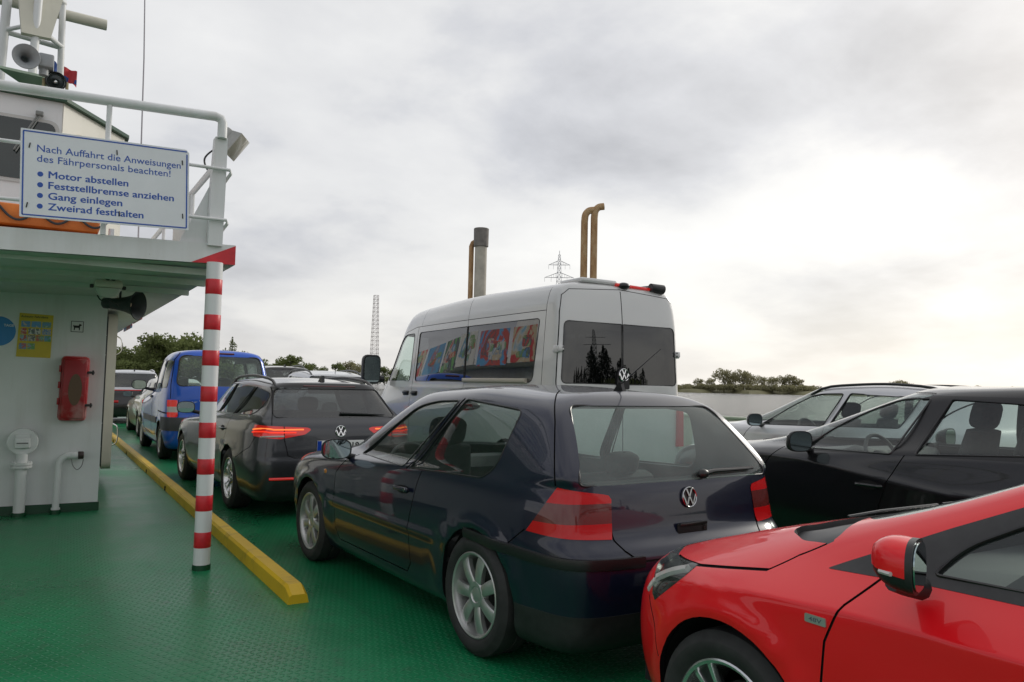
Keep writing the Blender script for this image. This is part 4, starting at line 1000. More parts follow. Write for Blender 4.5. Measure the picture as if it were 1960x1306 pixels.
    m = MB(); m.tube([(-1.3, 0, .28), (-1.28, 0, .28), (.79, 0, .245), (.80, 0, .245)], [.07, .075, .075, .07], 18); m.build('scanner_bar', Wc, t)
    m = MB(); m.prism([(-.22, -.38), (.10, -.36), (.22, .30), (-.30, .30)], -.03, .03, frame((.03, -.5, 0), (1, .15, 0), (0, .25, 1), (.15, -1, .25))); m.build('bracket_plate', Wc, t)
    m = MB(); m.box((.0, -.25, .12), (.3, .4, .26), None, .03); m.build('gearbox', W, t)
    # ship horn
    t = empty('ship_horn', (-.335, 10.4, 5.035), 0, 'grey trumpet horn with wide round mouth on the mast platform', 'horn')
    ax = Vector((.12, -1, -.12)).normalized(); up = (Vector((0, 0, 1))-ax*ax.z).normalized(); Fh = frame((0, 0, .08), up.cross(ax), up, ax); gm = simple('grey_horn', (.30, .32, .33), .45, var=.1)
    m = MB(); m.lathe([(.03, -.35), (.035, -.2), (.05, -.1), (.08, -.03), (.125, .01), (.143, .02), (.138, .028), (.12, .02), (.075, -.02), (.045, -.09), (.028, -.2), (.0005, -.22)], 36, Fh); m.build('trumpet', gm, t)
    m = MB(); m.box((.20, .12, .10), (.16, .2, .16), None, .02); m.build('compressor_box', gm, t); m = MB(); m.cyl((.18, .12, -.06), (.18, .12, .02), .05, 12); m.build('pedestal', gm, t)
    # searchlight
    t = empty('searchlight', (-.03, 10.6, 4.765), 0, 'round black searchlight on a cream bracket on the wheelhouse roof', 'searchlight')
    ax = Vector((.05, -1, -.15)).normalized(); up = (Vector((0, 0, 1))-ax*ax.z).normalized(); Fs = frame((0, 0, .19), up.cross(ax), up, ax)
    m = MB(); m.lathe([(.0005, -.16), (.06, -.15), (.10, -.08), (.112, 0), (.112, .05), (.104, .052), (.104, .0)], 36, Fs); m.build('drum', M_['trim'], t)
    m = MB(); m.lathe([(.0005, -.04), (.05, -.03), (.088, .0), (.090, .004), (.104, .004)], 36, Fs); m.build('reflector', simple('dull_reflector', (.12, .14, .14), .2, metal=.8), t)
    m = MB(); m.lathe([(.094, .03), (.097, .034), (.101, .03), (.097, .026)], 36, Fs, close=True); m.build('lens_ring', M_['chrome'], t)
    m = MB(); m.ball((0, 0, .0), (.025, .025, .02), 8, Fs); m.build('bulb_cap', M_['chrome'], t)
    m = MB(); m.box((-.12, .02, .12), (.035, .06, .18), None, .01); m.box((.12, .02, .12), (.035, .06, .18), None, .01); m.box((0, .02, .03), (.26, .08, .05), None, .01); m.cyl((0, .02, -.0), (0, .02, .05), .06, 12); m.build('yoke', simple('cream_bracket', (.42, .36, .2), .55, var=.2), t)
    # flags behind
    def flag(name, label, loc, w, h, col, seed):
        P = []; r = random.Random(seed)
        for i in range(7): P.append([(w*j/8, .05*math.sin(j*.9+i*.3+seed)*(j/8+.3), -h*i/6-.05*(j/8)**2*(1+seed % 2)) for j in range(9)])
        f = empty(name, loc, 0, label, 'flag'); m = MB(); m.grid(P); o = m.build('cloth', col[0], f, smooth=180)
        if len(col) > 1: m = MB(); m.grid([[(x, y-.004, z-h*.62) for x, y, z in row] for row in [P[0], P[1], P[2]]]); m.build('lower_stripe', col[1], f, smooth=180)
        m = MB(); m.cyl((0, 0, -h-1.0), (0, 0, .05), .012, 8); m.build('staff', W, f)
    rc_, bc_ = simple('flag_red', (.55, .05, .06), .8), simple('flag_blue', (.04, .10, .35), .8)
    flag('signal_flag', 'small blue flag fluttering behind the ship horn', (-.13, 13, 6.07), .14, .16, [bc_], 1); flag('signal_flag', 'red and blue flag fluttering behind the searchlight', (.04, 13, 6.0), .19, .22, [rc_, bc_], 4)
    m = MB(); m.tube([(1.09, 12, 2.5), (1.03, 12, 6.0), (.93, 12, 9)], [.012, .010, .006], 6); tag(m.build('whip_aerial', simple('aerial_grey', (.35, .33, .36), .5)), 'thin tall whip aerial right of the mast', 'aerial')
fittings()

def starboard():
    Wc = bpy.data.materials['cream_ship_paint']; W = bpy.data.materials['white_ship_paint']
    t = empty('bulwark', (10.5, 15, 0), 0, 'pale cream steel bulwark along the far side of the deck', 'bulwark')
    m = MB(); m.box((0, 0, .47), (.03, 60, .94)); m.build('plating', Wc, t)
    m = MB(); m.box((0, 0, .955), (.12, 60, .04), None, .01); m.build('cap_rail', simple('pale_green_rail', (.50, .54, .42), .45, var=.1), t)
    for k in range(20): m = MB(); m.prism([(-.30, 0), (-.015, 0), (-.015, .90), (-.07, .90)], -.005, .005, frame((0, -12.3+2.5*k-2.5, 0), (1, 0, 0), (0, 0, 1), (0, 1, 0))); m.build('stay', Wc, t)
    t = empty('bulwark', (-5.75, 15, 0), 0, 'unseen pale steel bulwark on the walkway side, added to darken car reflections', 'bulwark'); m = MB(); m.box((0, 0, .55), (.03, 64, 1.1)); m.build('plating', Wc, t); m = MB(); m.box((0, 0, 1.115), (.12, 64, .04), None, .01); m.build('cap_rail', simple('green_rail', (.03, .12, .06), .45, var=.1), t)  # unseen port bulwark, added to darken low reflections in the car sides
    t = empty('engine_casing', (9.6, 14.8, 0), 0, 'low white engine casing behind the silver van', 'casing')
    m = MB(); m.box((0, 0, 1.15), (1.2, 7.0, 2.3), None, .03); m.build('housing', W, t)
    rust = NT('rusty_pipe'); n = rust.noise(5, 8, .7, stretch=(1, 1, .35)); rust.set(base=rust.ramp(n, [(.3, (.20, .10, .045)), (.5, (.38, .225, .105)), (.68, (.48, .36, .21))]), rough=.8); rust.bump(n, .3, .01); rust = rust.mat
    gp = simple('sooty_grey_pipe', (.40, .37, .31), .6, var=.3, scale=2); sp_ = simple('sooty_cap', (.17, .155, .14), .7, var=.3)
    t = empty('exhaust_stack', (9.5, 17.2, 2.3), 0, 'thick grey exhaust stack with dark cap and thin rusty side pipe', 'exhaust')
    m = MB(); m.cyl((0, 0, 0), (0, 0, 2.85), .155, 24); m.build('pipe', gp, t)
    m = MB(); m.lathe([(.155, 2.68), (.19, 2.70), (.195, 3.16), (.18, 3.17), (.16, 3.12)], 24); m.build('cap', sp_, t)
    m = MB(); m.tube([(-.17, .20, 0), (-.17, .20, 2.72), (-.14, .19, 2.8), (-.06, .16, 2.86)], .065, 12); m.build('side_pipe', rust, t)
    ex = Vector((.854, -.52, 0))
    for k, (px_, lab, top, o_) in enumerate(((-.10, 'rusty exhaust pipe with bent top, left of the pair', 2.78, 0), (.10, 'rusty exhaust pipe with bent top, right of the pair', 2.86, 0))):
        c = Vector((9.5, 12.6, 2.3))+ex*px_*1.0; t = empty('exhaust_pipe', c, 0, lab, 'exhaust')
        q = lambda s, z: ex*s+Vector((0, 0, z))
        m = MB(); m.tube([q(0, 0)]+smooth_path([q(0, top-.22), q(.02, top-.08), q(.09, top), q(.20, top+.02)], 6), .072, 14); m.build('pipe', rust, t)
        m = MB(); m.cyl((0, 0, 0), (0, 0, .04), .11, 16); m.build('flange', rust, t)
starboard()
# ------------------------------------------------------------------ cars
def arch_flare(xs, zw, ra, amp, sig=.035, ymin=.6):
    def d(P):
        for xw in xs:
            r = np.hypot(P[..., 0]-xw, P[..., 2]-zw); k = amp*np.exp(-((r-ra)/sig)**2)*(P[..., 1] > ymin)*np.clip((P[..., 2]-zw+.22)/.15, 0, 1)
            P[..., 1] += k
        return P
    return d
def underbody(parent, x0, x1, w, xs, zw, ra, win=.42):
    b = MB(); b.box(((x0+x1)/2, 0, .30), (x1-x0, w*2*.80, .10)); 
    for xw in xs:
        for sg in (1, -1):
            pts = arc((xw, zw), ra+.012, -25, 205, 24)
            b.grid([[(x, sg*win, z) for x, z in pts], [(x, sg*(w-.035), z) for x, z in pts]])
            b.prism([(x, z) for x, z in pts], win, win+.01, frame((0, 0, 0), (1, 0, 0), (0, 0, 1), (0, sg, 0)))
    return b.build('underbody', M_['well'], parent)
def open_arches(B, xs, zw, ra, ymin=.35):
    poly = lambda xw: [(xw+ra*math.cos(a), zw+ra*math.sin(a)*(1.0 if math.sin(a) > 0 else 1.6)) for a in [2*math.pi*k/48 for k in range(48)]]
    for xw in xs: B.cut2(poly(xw), 'side', 899, flt=lambda f: abs(f.calc_center_median().y) > ymin)
    B.drop(lambda f: f[B.idl] in (899, 1399))
def side_basis(deg):
    """view for corner lamps: horizontal axis turned deg from the side view towards the rear view"""
    a = R_(deg); return (Vector((math.cos(a), math.sin(a), 0)), Vector((0, 0, 1)))

def navy_hatchback():
    t = empty('parked_hatchback', (2.81, 4.94, 0), R_(92.9), 'dark navy three-door hatchback with silver seven-spoke wheels beside the yellow kerb end', 'car', 'cars parked on the ferry deck')
    P = paint('navy_paint', (.0045, .0070, .024), .1, .3, .03)
    rings = [
        ring(.17, -1.96, 1.98, .78), ring(.21, -2.03, 2.05, .825), ring(.34, -2.055, 2.10, [.83, .858, .85], (.035, .20)), ring(.50, -2.085, 2.11, [.850, .875, .865], (.035, .20)), ring(.61, -2.08, 2.10, [.856, .879, .87], (.035, .20)),
        ring([.665, .665, .69, .66, .64], -2.05, 2.08, [.852, .876, .868], (.03, .18)), ring([.70, .70, .77, .72, .69], -1.995, 2.05, [.850, .874, .86], (.03, .16)),
        ring([.80, .80, .84, .78, .74], -1.985, 2.0, [.842, .866, .84], (.03, .15)), ring([.90, .90, .895, .83, .79], -1.97, 1.90, [.825, .852, .80], (.03, .14)),
        ring([.955, .95, .925, .88, .85], -1.955, 1.55, [.802, .83, .73]), ring([1.0, .985, .95, .925, .905], -1.935, 1.17, [.79, .80, .70], f=(.10, .34), r=(.014, .050), yr=.955),
        ring([1.09, 1.08, 1.05, 1.0, .98], -1.875, .98, [.752, .765, .68], f=(.10, .30), r=(.014, .050), yr=.955), ring([1.22, 1.21, 1.19, 1.16, 1.16], -1.765, .60, [.69, .72, .65], f=(.10, .28), r=(.014, .050), yr=.955),
        ring([1.325, 1.32, 1.325, 1.30, 1.30], -1.66, .28, [.63, .675, .62], f=(.10, .28), r=(.014, .050), yr=.955), ring([1.385, 1.375, 1.395, 1.375, 1.375], -1.585, .10, [.565, .62, .57], f=(.08, .26)),
        ring([1.40, 1.395, 1.43, 1.40, 1.40], -1.54, .02, [.45, .48, .44]), ring([1.41, 1.41, 1.445, 1.42, 1.415], -1.51, -.02, .25), ring([1.415, 1.415, 1.45, 1.425, 1.42], -1.50, -.04, 0)]
    fl = arch_flare((-1.256, 1.256), .31, .385, .020, .040)
    def deform(P):
        P = fl(P)
        z, y = P[..., 2], P[..., 1]      # rubbing strip and bumper moulding
        P[..., 1] += .010*np.exp(-((z-.545)/.022)**4)*(y > .7)*(np.abs(P[..., 0]) < .83)
        return P
    B = Body(rings, 9, 7, deform)
    open_arches(B, (-1.256, 1.256), .315, .352)
    # windows
    fw = round_poly([(.50, .915), (-.335, .905), (-.715, 1.335), (-.42, 1.325), (-.14, 1.28), (.20, 1.105)], [.04, .02, .03, .1, .1, .1])
    rw = round_poly([(-.43, .905), (-1.26, .93), (-1.34, 1.00), (-1.39, 1.30), (-.80, 1.345)], [.02, .10, .05, .05, .02])
    B.cut2(fw, 'side', 1, FS); B.cut2(rw, 'side', 2, FS)
    B.cut(round_poly([(-.70, .955), (.70, .955), (.53, 1.335), (-.53, 1.335)], .05), 'rear', 3, FR)
    B.cut(round_poly([(-.70, .93), (.70, .93), (.55, 1.345), (-.55, 1.345)], .05), 'rear', 4, lambda f: FF(f) and f.calc_center_median().z > .915 and f.calc_center_median().x < 1.1)
    # tail lamps in bands
    V = side_basis(45); lamp = [(-.975, .916), (-1.003, .909), (-1.016, .89), (-1.025, .704), (-.607, .725), (-.765, .948)]
    B.cut2(lamp, V, 10)
    def band(z0, z1, pid, u0=-1.2, u1=-.4): B.cut2([(u0, z0), (u1, z0), (u1, z1), (u0, z1)], V, pid, only=(10, 510))
    band(.778, .872, 11)
    body_ids = (0,)
    B.cut([(-1, .1), (1, .1), (1, .36), (-1, .36)], 'rear', 30, lambda f: f.calc_center_median().x < -1.5, (0,))
    # gaps
    door = [(.505, .905), (.60, .86), (.715, .76), (.715, .36), (.66, .275), (-.44, .27), (-.50, .33), (-.50, .58), (-.60, .90)]
    B.gap(door, 'side', .008, FS, only=body_ids); B.gap([(-.395, .90), (-.76, 1.345)], 'side', .016, FS, only=body_ids)
    B.gap([(-.682, 1.41), (-.695, 1.375), (-.722, 1.25), (-.738, 1.10), (-.755, .955)], V, .008, lambda f: f.calc_center_median().x < -1.2, only=body_ids)
    B.gap([(-1.68, .73), (-1.56, .64), (-1.46, .585)], 'side', .008, FS, only=body_ids)
    for sg in (1, -1): B.gap([(sg*.545, .90), (sg*.53, .70), (sg*.50, .655), (sg*.43, .603), (0, .598)], 'rear', .010, FR, only=body_ids)
    B.gap([(-1.0, .02), (1.0, .02)], 'rear', .004, lambda f: False)
    B.gap([(.98, .72), (1.95, .52)], 'top', .007, FT, only=body_ids)
    B.cut2(door[::-1]+[], 'side', 20, FS, only=body_ids)
    # panels
    lin = M_['lining']
    B.part('body', 0, [P, M_['lining_dark'], M_['trim']], t, thick=.022)
    B.part('rear_valance', 30, [M_['black'], M_['lining_dark']], t, thick=.02, push=.001)
    B.part('panel_seam', 900, M_['gap'], t, push=-.009)
    for s_ in (0, 500):
        d = B.part('door', 20+s_, [P, M_['lining_dark'], M_['trim']], t, thick=.022)
        B.part('window', 1+s_, M_['glass'], d, push=-.006)
        B.part('rear_side_window', 2+s_, M_['glass'], t, push=-.004)
        l = B.part('tail_light', 10+s_, M_['red_lens'], t, push=.003); B.part('smoked_band', 11+s_, M_['dark_lens'], l, push=.003)
        sg = 1 if s_ == 0 else -1
        h = MB(); y = B.side(-.40, .77, sg)
        h.prism([(-.40+.085*math.cos(a), .77+.026*math.sin(a)) for a in [2*math.pi*k/24 for k in range(24)]], -.001, .004, frame((0, y, 0), (1, 0, 0), (0, 0, 1), (0, sg, 0)))
        o = h.build('door_handle', M_['gap'], d)
        h = MB(); h.box((-.41, y+.020*sg, .775), (.19, .016, .028), bev=.007); h.box((-.335, y+.01*sg, .775), (.03, .02, .02), bev=.005); h.build('handle_grip', P, o)
        h = MB(); h.cyl((-.475, y+.026*sg, .775), (-.475, y+.030*sg, .775), .011, 12); h.build('door_lock', M_['chrome'], o)
        door_mirror(t, B, .56, sg*.93, .945, .95, P)
        for x in (-1.256, 1.256): make_wheel(t, x, sg*.765, .316, .205, .222, 'seven', spin=13 if x < 0 else 30)
    for s_ in (1, -1):     # indicator repeater
        y = B.side(.98, .735, s_); b = MB(); b.ball((.93, y, .745), (.030, .006, .018), 8); b.build('side_indicator', M_['amber'], t)
    # black border round the rear window and its glass
    gl = B.part('rear_window', 3, M_['glass_green'], t, push=-.004)
    B.part('windscreen', 4, M_['glass'], t, push=-.004)
    # rubber mouldings of the rear bumper
    for s_ in (1, -1):
        pts = []
        for k in range(19):
            a = R_(31+74*k/18); d = Vector((-math.cos(a), s_*math.sin(a), 0)); z = .60+.035*(k/18)**2
            h = B.bvh.ray_cast(Vector((-1.4, 0, z))+d*3, -d); pts.append(h[0])
        prof = MB(); n_ = []
        for p in pts:
            q = B.near(p); n_.append((Vector(q[0]), Vector(q[1])))
        prof.grid([[p-nn*.004+Vector((0, 0, .030)), p+nn*.012+Vector((0, 0, .026)), p+nn*.016+Vector((0, 0, .0)), p+nn*.012-Vector((0, 0, .024)), p-nn*.004-Vector((0, 0, .028))] for p, nn in n_])
        prof.build('bumper_moulding', M_['trim'], t)
    # rear badge, lock handle, wiper, aerial, plate
    x = B.rear(0, .872); emblem(t, (x-.003, 0, .872), (-1, 0, .12), .054, 'dull_chrome')
    x = B.rear(0.0, .71); b = MB(); b.box((x-.002, .0, .712), (.012, .22, .07), bev=.01); o = b.build('tailgate_handle', M_['gap'], t)
    b = MB(); b.box((x-.010, .0, .742), (.014, .20, .016), bev=.004); b.cyl((x-.014, -.082, .715), (x-.006, -.082, .715), .011, 12); b.build('handle_rim', M_['trim'], o)
    b = MB()
    for y0, y1 in ((-.13, -.56),):
        p = [Vector((B.rear(y, z)-.02, y, z)) for y, z in ((-.13, .985), (-.22, .995), (-.35, .995), (-.56, .995))]
        b.tube(p, [.016, .012, .009, .006], 8); b.ball(p[0], (.024, .04, .026), 8)
        b.tube([p[1]+Vector((.006, 0, .006)), p[3]+Vector((.006, 0, .006))], .008, 6)
    b.build('rear_wiper', M_['trim'], t)
    b = MB(); z = B.top(-1.42, .0); b.prism([(-1.48, z-.005), (-1.39, z-.005), (-1.44, z+.05), (-1.455, z+.05)], -.012, .012, frame((0, 0, 0), (1, 0, 0), (0, 0, 1), (0, -1, 0)))
    b.tube([(-1.445, 0, z+.04), (-1.77, 0, z+.24)], [.004, .002], 6); b.build('aerial', M_['trim'], t)
    x = B.rear(0, .545); plate_(t, (x-.004, .045, .545), (-1, 0, 0), 'P  GV 127')
    underbody(t, -1.95, 1.95, .84, (-1.256, 1.256), .315, .352)
    # black seals round the glass
    def seal(poly, view, d=1, w=.010, mat='trim', name='window_seal', lift=.002, closed=True):
        pts = []
        for a, b_ in poly:
            if view == 'side': p = Vector((a, B.side(a, b_, d), b_))
            else: p = Vector((B.rear(a, b_) if d < 0 else B.front(a, b_), a, b_))
            pts.append(p)
        m = MB(); m.tube(pts, w/2, 6, closed=closed); return m.build(name, M_[mat], t)
    for d in (1, -1): seal(fw, 'side', d); seal(rw, 'side', d)
    seal(round_poly([(-.70, .955), (.70, .955), (.53, 1.335), (-.53, 1.335)], .05, 6), 'rear', -1, .012)
    # inside
    add_seat(t, .10, .36, mat='seat'); add_seat(t, .10, -.36, mat='seat'); add_bench(t, -.95, .30, 1.2, heads=2)
    add_dash(t, .62, 1.0, .84, .70)
    b = MB(); b.ball((.28, 0, 1.27), (.015, .12, .035), 8); b.build('interior_mirror', M_['trim'], t)
    b = MB(); b.box((-1.62, 0, .88), (.45, 1.3, .02)); b.build('parcel_shelf', M_['seat'], t)
    return t
def gen_rings(xr, xf, W, zs, zbr, zbf, zh, zn, zroof, zrr, xtr, xrb, xtail, xw0, xw1, wr, zt=.74, zbm=.50, rc=(.02, .13), fc=(.07, .32), rearlean=.0, fg=(.10, .30)):
    """body levels of an ordinary passenger car from its main measurements"""
    zb = (zbr+zbf)/2; R = lambda z, a, b, w, r=rc, f=fc, **k: ring(z, a, b, w, r, f, **k)
    out = [R(zs-.05, xr+.13, xf-.14, W*.89), R(zs, xr+.05, xf-.06, W*.95), R(zs+.13, xr+.01, xf-.01, W*.985), R(zbm, xr-.006, xf, W*1.006), R(zbm+.11, xr, xf-.005, W*1.012),
           R([zt-.08, zt-.08, zt-.05, zn-.08, zn-.10], (xr*1.2+xtail*.8)/2, xf-.025, W*1.008), R([zt-.03, zt-.03, zt+.02, zn-.02, zn-.05], xtail-.012, xf-.055, [W*1.002, W*1.005, W*.99]),
           R([zt+.06, zt+.06, (zt+zb)/2, zn+.03, zn], xtail-.004, xf-.11, [W*.992, W*.998, W*.97]),
           R([zbr-.05, zbr-.05, zb-.06, zn+.07, zn+.045], xtail+.006, xf-.24, [W*.968, W*.978, W*.93]),
           R([zbr+.01, zbr, zb-.008, (zn+zh)/2+.03, (zn+zh)/2+.02], xrb-.012, (xf+xw0)/2+.0, [W*.938, W*.952, W*.84]),
           R([zbr+.05, zbr+.04, zb+.025, zh-.012, zh-.01], xrb+.012, xw0+.14, [W*.905, W*.925, W*.80], f=(fg[0], fg[1]+.06))]
    zr = zroof-.055
    for s in (.26, .56, .80, .95):
        k = s**.92
        out.append(R([zbr+.05+(zrr-.05-zbr-.05)*s, zbr+.04+(zrr-.06-zbr-.04)*s, zb+.03+(zr-zb-.03)*s, zh+(zr-.02-zh)*s, zh+(zr-.02-zh)*s], xrb+.02+(xtr-.03-xrb-.02)*k-rearlean*math.sin(math.pi*s), xw0+.02+(xw1+.03-xw0-.02)*s, [W*.885+(wr*.97-W*.885)*k, W*.905+(wr-W*.905)*k, W*.79+(wr*.95-W*.79)*k], f=fg))
    out += [R([zrr-.012, zrr-.02, zr+.035, zr+.015, zr+.018], xtr+.0, xw1-.05, [wr*.90, wr*.92, wr*.86]), R([zrr, zrr-.002, zroof-.012, zroof-.03, zroof-.03], xtr+.05, xw1-.13, [wr*.68, wr*.70, wr*.66]),
            R([zrr+.006, zrr+.006, zroof, zroof-.015, zroof-.012], xtr+.09, xw1-.18, wr*.36), R([zrr+.008, zrr+.008, zroof+.004, zroof-.012, zroof-.01], xtr+.10, xw1-.20, 0)]
    return out
def surf_tube(B, pts, view, r, name, mat, parent, off=.0, n=8, closed=False, sg=1):
    p = []
    for a, b in pts:
        if view == 'side': q = Vector((a, B.side(a, b, sg), b))
        elif view == 'rear': q = Vector((B.rear(a, b), a, b))
        else: q = Vector((a, b, B.top(a, b)))
        h = B.near(q); p.append(h[0]+h[1]*off)
    m = MB(); m.tube(p, r, n, closed=closed); return m.build(name, mat, parent)
def roof_rails(B, t, x0, x1, y, mat, r=.016, lift=.035):
    for sg in (1, -1):
        pts = []
        for k in range(13):
            a = k/12; x = x0+(x1-x0)*a; z = B.top(x, y*sg); e = min(1, min(a, 1-a)*7); pts.append((x, y*sg, z-.01+(lift+.01)*math.sin(e*math.pi/2)))
        m = MB(); m.tube(pts, r, 8); m.build('roof_rail', mat, t)
def shark_fin(B, t, x, mat, h=.07):
    z = B.top(x, 0); m = MB(); m.prism([(x-.03, z+h), (x-.05, z-.01), (x+.10, z-.01), (x+.03, z+h*.55), (x-.01, z+h*.95)], -.018, .018, frame((0, 0, 0), (1, 0, 0), (0, 0, 1), (0, -1, 0))); m.build('aerial', mat, t)
def creases(lines):
    """sharp folds along the flanks: each a list of (x, z) with height and softness"""
    def d(P):
        y = P[..., 1]
        for pts, amp, up, dn in lines:
            xs, zs = zip(*sorted(pts)); zc = np.interp(P[..., 0], xs, zs); dz = P[..., 2]-zc
            k = amp*np.where(dz > 0, np.exp(-dz/up), np.exp(dz/dn))
            fade = np.clip((P[..., 0]-xs[0])/.18, 0, 1)*np.clip((xs[-1]-P[..., 0])/.18, 0, 1)
            P[..., 1] += k*fade*np.clip((y-.5)/.15, 0, 1)
        return P
    return d
def side_windows(B, t, wins, door_of, mats_, push=-.004, seal=.010, chrome=None):
    """wins: outlines; seals follow them"""
    for sg, s_ in ((1, 0), (-1, 500)):
        for k, w in enumerate(wins):
            B.part('window', 1+k+s_, mats_[k] if isinstance(mats_, list) else mats_, t, push=push)
            surf_tube(B, w, 'side', seal/2, 'window_seal', M_['trim'], t, .001, 6, True, sg)

def grey_estate():
    t = empty('parked_estate', (2.70, 10.46, 0), R_(91.6), 'dark grey estate car with glowing red tail lights and roof rails', 'car', 'cars parked on the ferry deck')
    P = paint('graphite_paint', (.050, .052, .058), .55, .32, .05)
    rings = gen_rings(-2.46, 2.285, .915, .23, 1.015, .985, 1.0, .80, 1.475, 1.42, -2.02, -2.345, -2.44, 1.02, .22, .635, zt=.72, zbm=.50)
    fl = arch_flare((-1.3955, 1.3955), .335, .40, .010); cr = creases([([(-2.35, .905), (-1.2, .885), (0, .875), (1.6, .84)], .016, .05, .09), ([(-1.0, .36), (1.0, .33)], .012, .05, .05)])
    B = Body(rings, 7, 6, lambda P_: cr(fl(P_)))
    xs = (-1.3955, 1.3955); open_arches(B, xs, .335, .375)
    w1 = round_poly([(.86, 1.015), (-.36, 1.035), (-.46, 1.385), (-.02, 1.385), (.34, 1.29)], [.03, .02, .03, .15, .15])
    w2 = round_poly([(-.42, 1.035), (-1.22, 1.045), (-1.40, 1.36), (-.52, 1.387)], [.02, .02, .03, .02])
    w3 = round_poly([(-1.29, 1.045), (-1.90, 1.055), (-2.03, 1.10), (-2.00, 1.28), (-1.92, 1.305), (-1.465, 1.36)], [.02, .12, .08, .05, .05, .02])
    wins = [w1, w2, w3]
    for k, w in enumerate(wins): B.cut2(w, 'side', 1+k, FS)
    rwp = round_poly([(-.69, 1.045), (.69, 1.045), (.60, 1.345), (-.60, 1.345)], .06)
    B.cut(rwp, 'rear', 10, FR)
    B.cut(round_poly([(-.61, 1.35), (.61, 1.35), (.56, 1.405), (-.56, 1.405)], .02), 'rear', 12, lambda f: FR(f))
    B.cut(round_poly([(-.74, 1.0), (.74, 1.0), (.57, 1.42), (-.57, 1.42)], .06), 'rear', 11, lambda f: FF(f) and f.calc_center_median().z > 1.0 and f.calc_center_median().x < 1.2)
    V = side_basis(45); lamp = [(-.965, .972), (-1.25, .957), (-1.46, .945), (-1.492, .925), (-1.45, .875), (-1.26, .830), (-.975, .858)]
    B.cut2(round_poly(lamp, .015, 3), V, 20)
    door1 = [(.90, 1.0), (1.0, .86), (.98, .40), (.92, .29), (-.34, .29), (-.38, .6), (-.395, 1.03)]
    door2 = [(-.40, 1.03), (-.385, .6), (-.345, .29), (-.86, .29), (-.97, .45), (-1.10, .66), (-1.26, .85), (-1.255, 1.04)]
    b0 = (0,)
    B.gap(door1+[(-.49, 1.40)], 'side', .008, FS, only=b0); B.gap(door2[3:]+[(-1.43, 1.37)], 'side', .008, FS, only=b0)
    for sg in (1, -1): B.gap([(sg*.60, .955), (sg*.60, .83), (sg*.56, .66), (sg*.50, .635), (0, .63)], 'rear', .009, FR, only=(0, 20, 520)); B.gap([(sg*.60, 1.36), (sg*.70, 1.04), (sg*.72, .97)], 'rear', .008, FR, only=b0)
    B.gap([(-2.29, .855), (-2.2, .74), (-1.77, .60)], 'side', .007, FS, only=b0)
    B.cut(round_poly([(-.75, .17), (.75, .17), (.70, .38), (-.70, .38)], .05), 'rear', 13, FR, b0)
    B.part('body', [0], [P, M_['lining_dark'], M_['trim']], t, thick=.02); B.part('panel_seam', 900, M_['gap'], t, push=-.008)
    B.part('rear_diffuser', 13, M_['black'], t, push=.002)
    side_windows(B, t, wins, None, [M_['glass'], M_['glass_dark'], M_['glass_dark']])
    B.part('rear_window', 10, M_['glass_dark'], t, push=-.003); B.part('windscreen', 11, M_['glass'], t, push=-.003); B.part('rear_spoiler', 12, M_['trim'], t, push=.006)
    surf_tube(B, rwp, 'rear', .006, 'window_seal', M_['trim'], t, 0, 6, True)
    surf_tube(B, [(-.30, 1.375), (.30, 1.375)], 'rear', .008, 'high_brake_light', M_['dark_lens'], t, .006)
    for sg, s_ in ((1, 0), (-1, 500)):
        l = B.part('tail_light', 20+s_, M_['lit_soft'], t, push=.004)
        for zz, ya, yb in ((.925, .40, .875), (.895, .48, .875)):
            pts = []
            for k in range(12):
                a = k/11; y = ya+(yb-ya)*a; x = B.rear(y*sg, zz) if y < .74 else None
                if x is None: x = -2.36+.13*(y-.74)/(yb-.74); q = B.near((x, y*sg*1.0, zz))[0]
                else: q = Vector((x, y*sg, zz))
                h = B.near(q); pts.append(h[0]+h[1]*.004)
            m = MB(); m.tube(pts, .008, 6); m.build('light_strip', M_['lit_amber' if zz > .9 else 'lit'], l)
        m = MB(); pts = []
        for k in range(10): y = .60+.25*k/9; q = B.near((-2.40+.12*max(0, y-.72), y*sg, .855)); pts.append(q[0]+q[1]*.004)
        m.tube(pts, .010, 6); m.build('clear_strip', M_['clear_lens'], l)
        surf_tube(B, [(sg*.36, .425), (sg*.5, .425), (sg*.66, .425), (sg*.74, .425)], 'rear', .014, 'reflector', M_['lit_soft'], t, .002)
        pull_handle(t, B, -.28, .865, P, .2, sg); pull_handle(t, B, -1.19, .875, P, .2, sg)
        door_mirror(t, B, .72, sg*1.0, 1.05, 1.0, P)
        for x in xs: make_wheel(t, x, sg*.80, .334, .225, .228, 'ten', ('alloy_bright', 'black'), spin=20 if x < 0 else 50)
        surf_tube(B, [(.85, 1.008), (.2, 1.02), (-.5, 1.028), (-1.3, 1.036), (-1.9, 1.045)], 'side', .006, 'chrome_strip', M_['chrome'], t, .003, 6, False, sg)
    emblem(t, (B.rear(0, .905)-.003, 0, .905), (-1, 0, .12), .06)
    plate_(t, (B.rear(0, .755)-.006, 0, .755), (-1, 0, -.05), 'HI  PS 418')
    m = MB(); p = [Vector((B.rear(y, z)-.016, y, z)) for y, z in ((-.03, 1.09), (-.25, 1.085), (-.40, 1.08), (-.55, 1.075))]; m.tube(p, [.016, .012, .010, .005], 8); m.build('rear_wiper', M_['trim'], t)
    roof_rails(B, t, -1.95, -.0, .56, M_['trim'], .017, .045); shark_fin(B, t, -1.78, M_['trim'])
    underbody(t, -2.3, 2.15, .88, xs, .335, .375)
    add_seat(t, .0, .38, .30); add_seat(t, .0, -.38, .30); add_bench(t, -1.15, .32, 1.25, heads=3); add_dash(t, .62, 1.05, .84, .82)
    return t

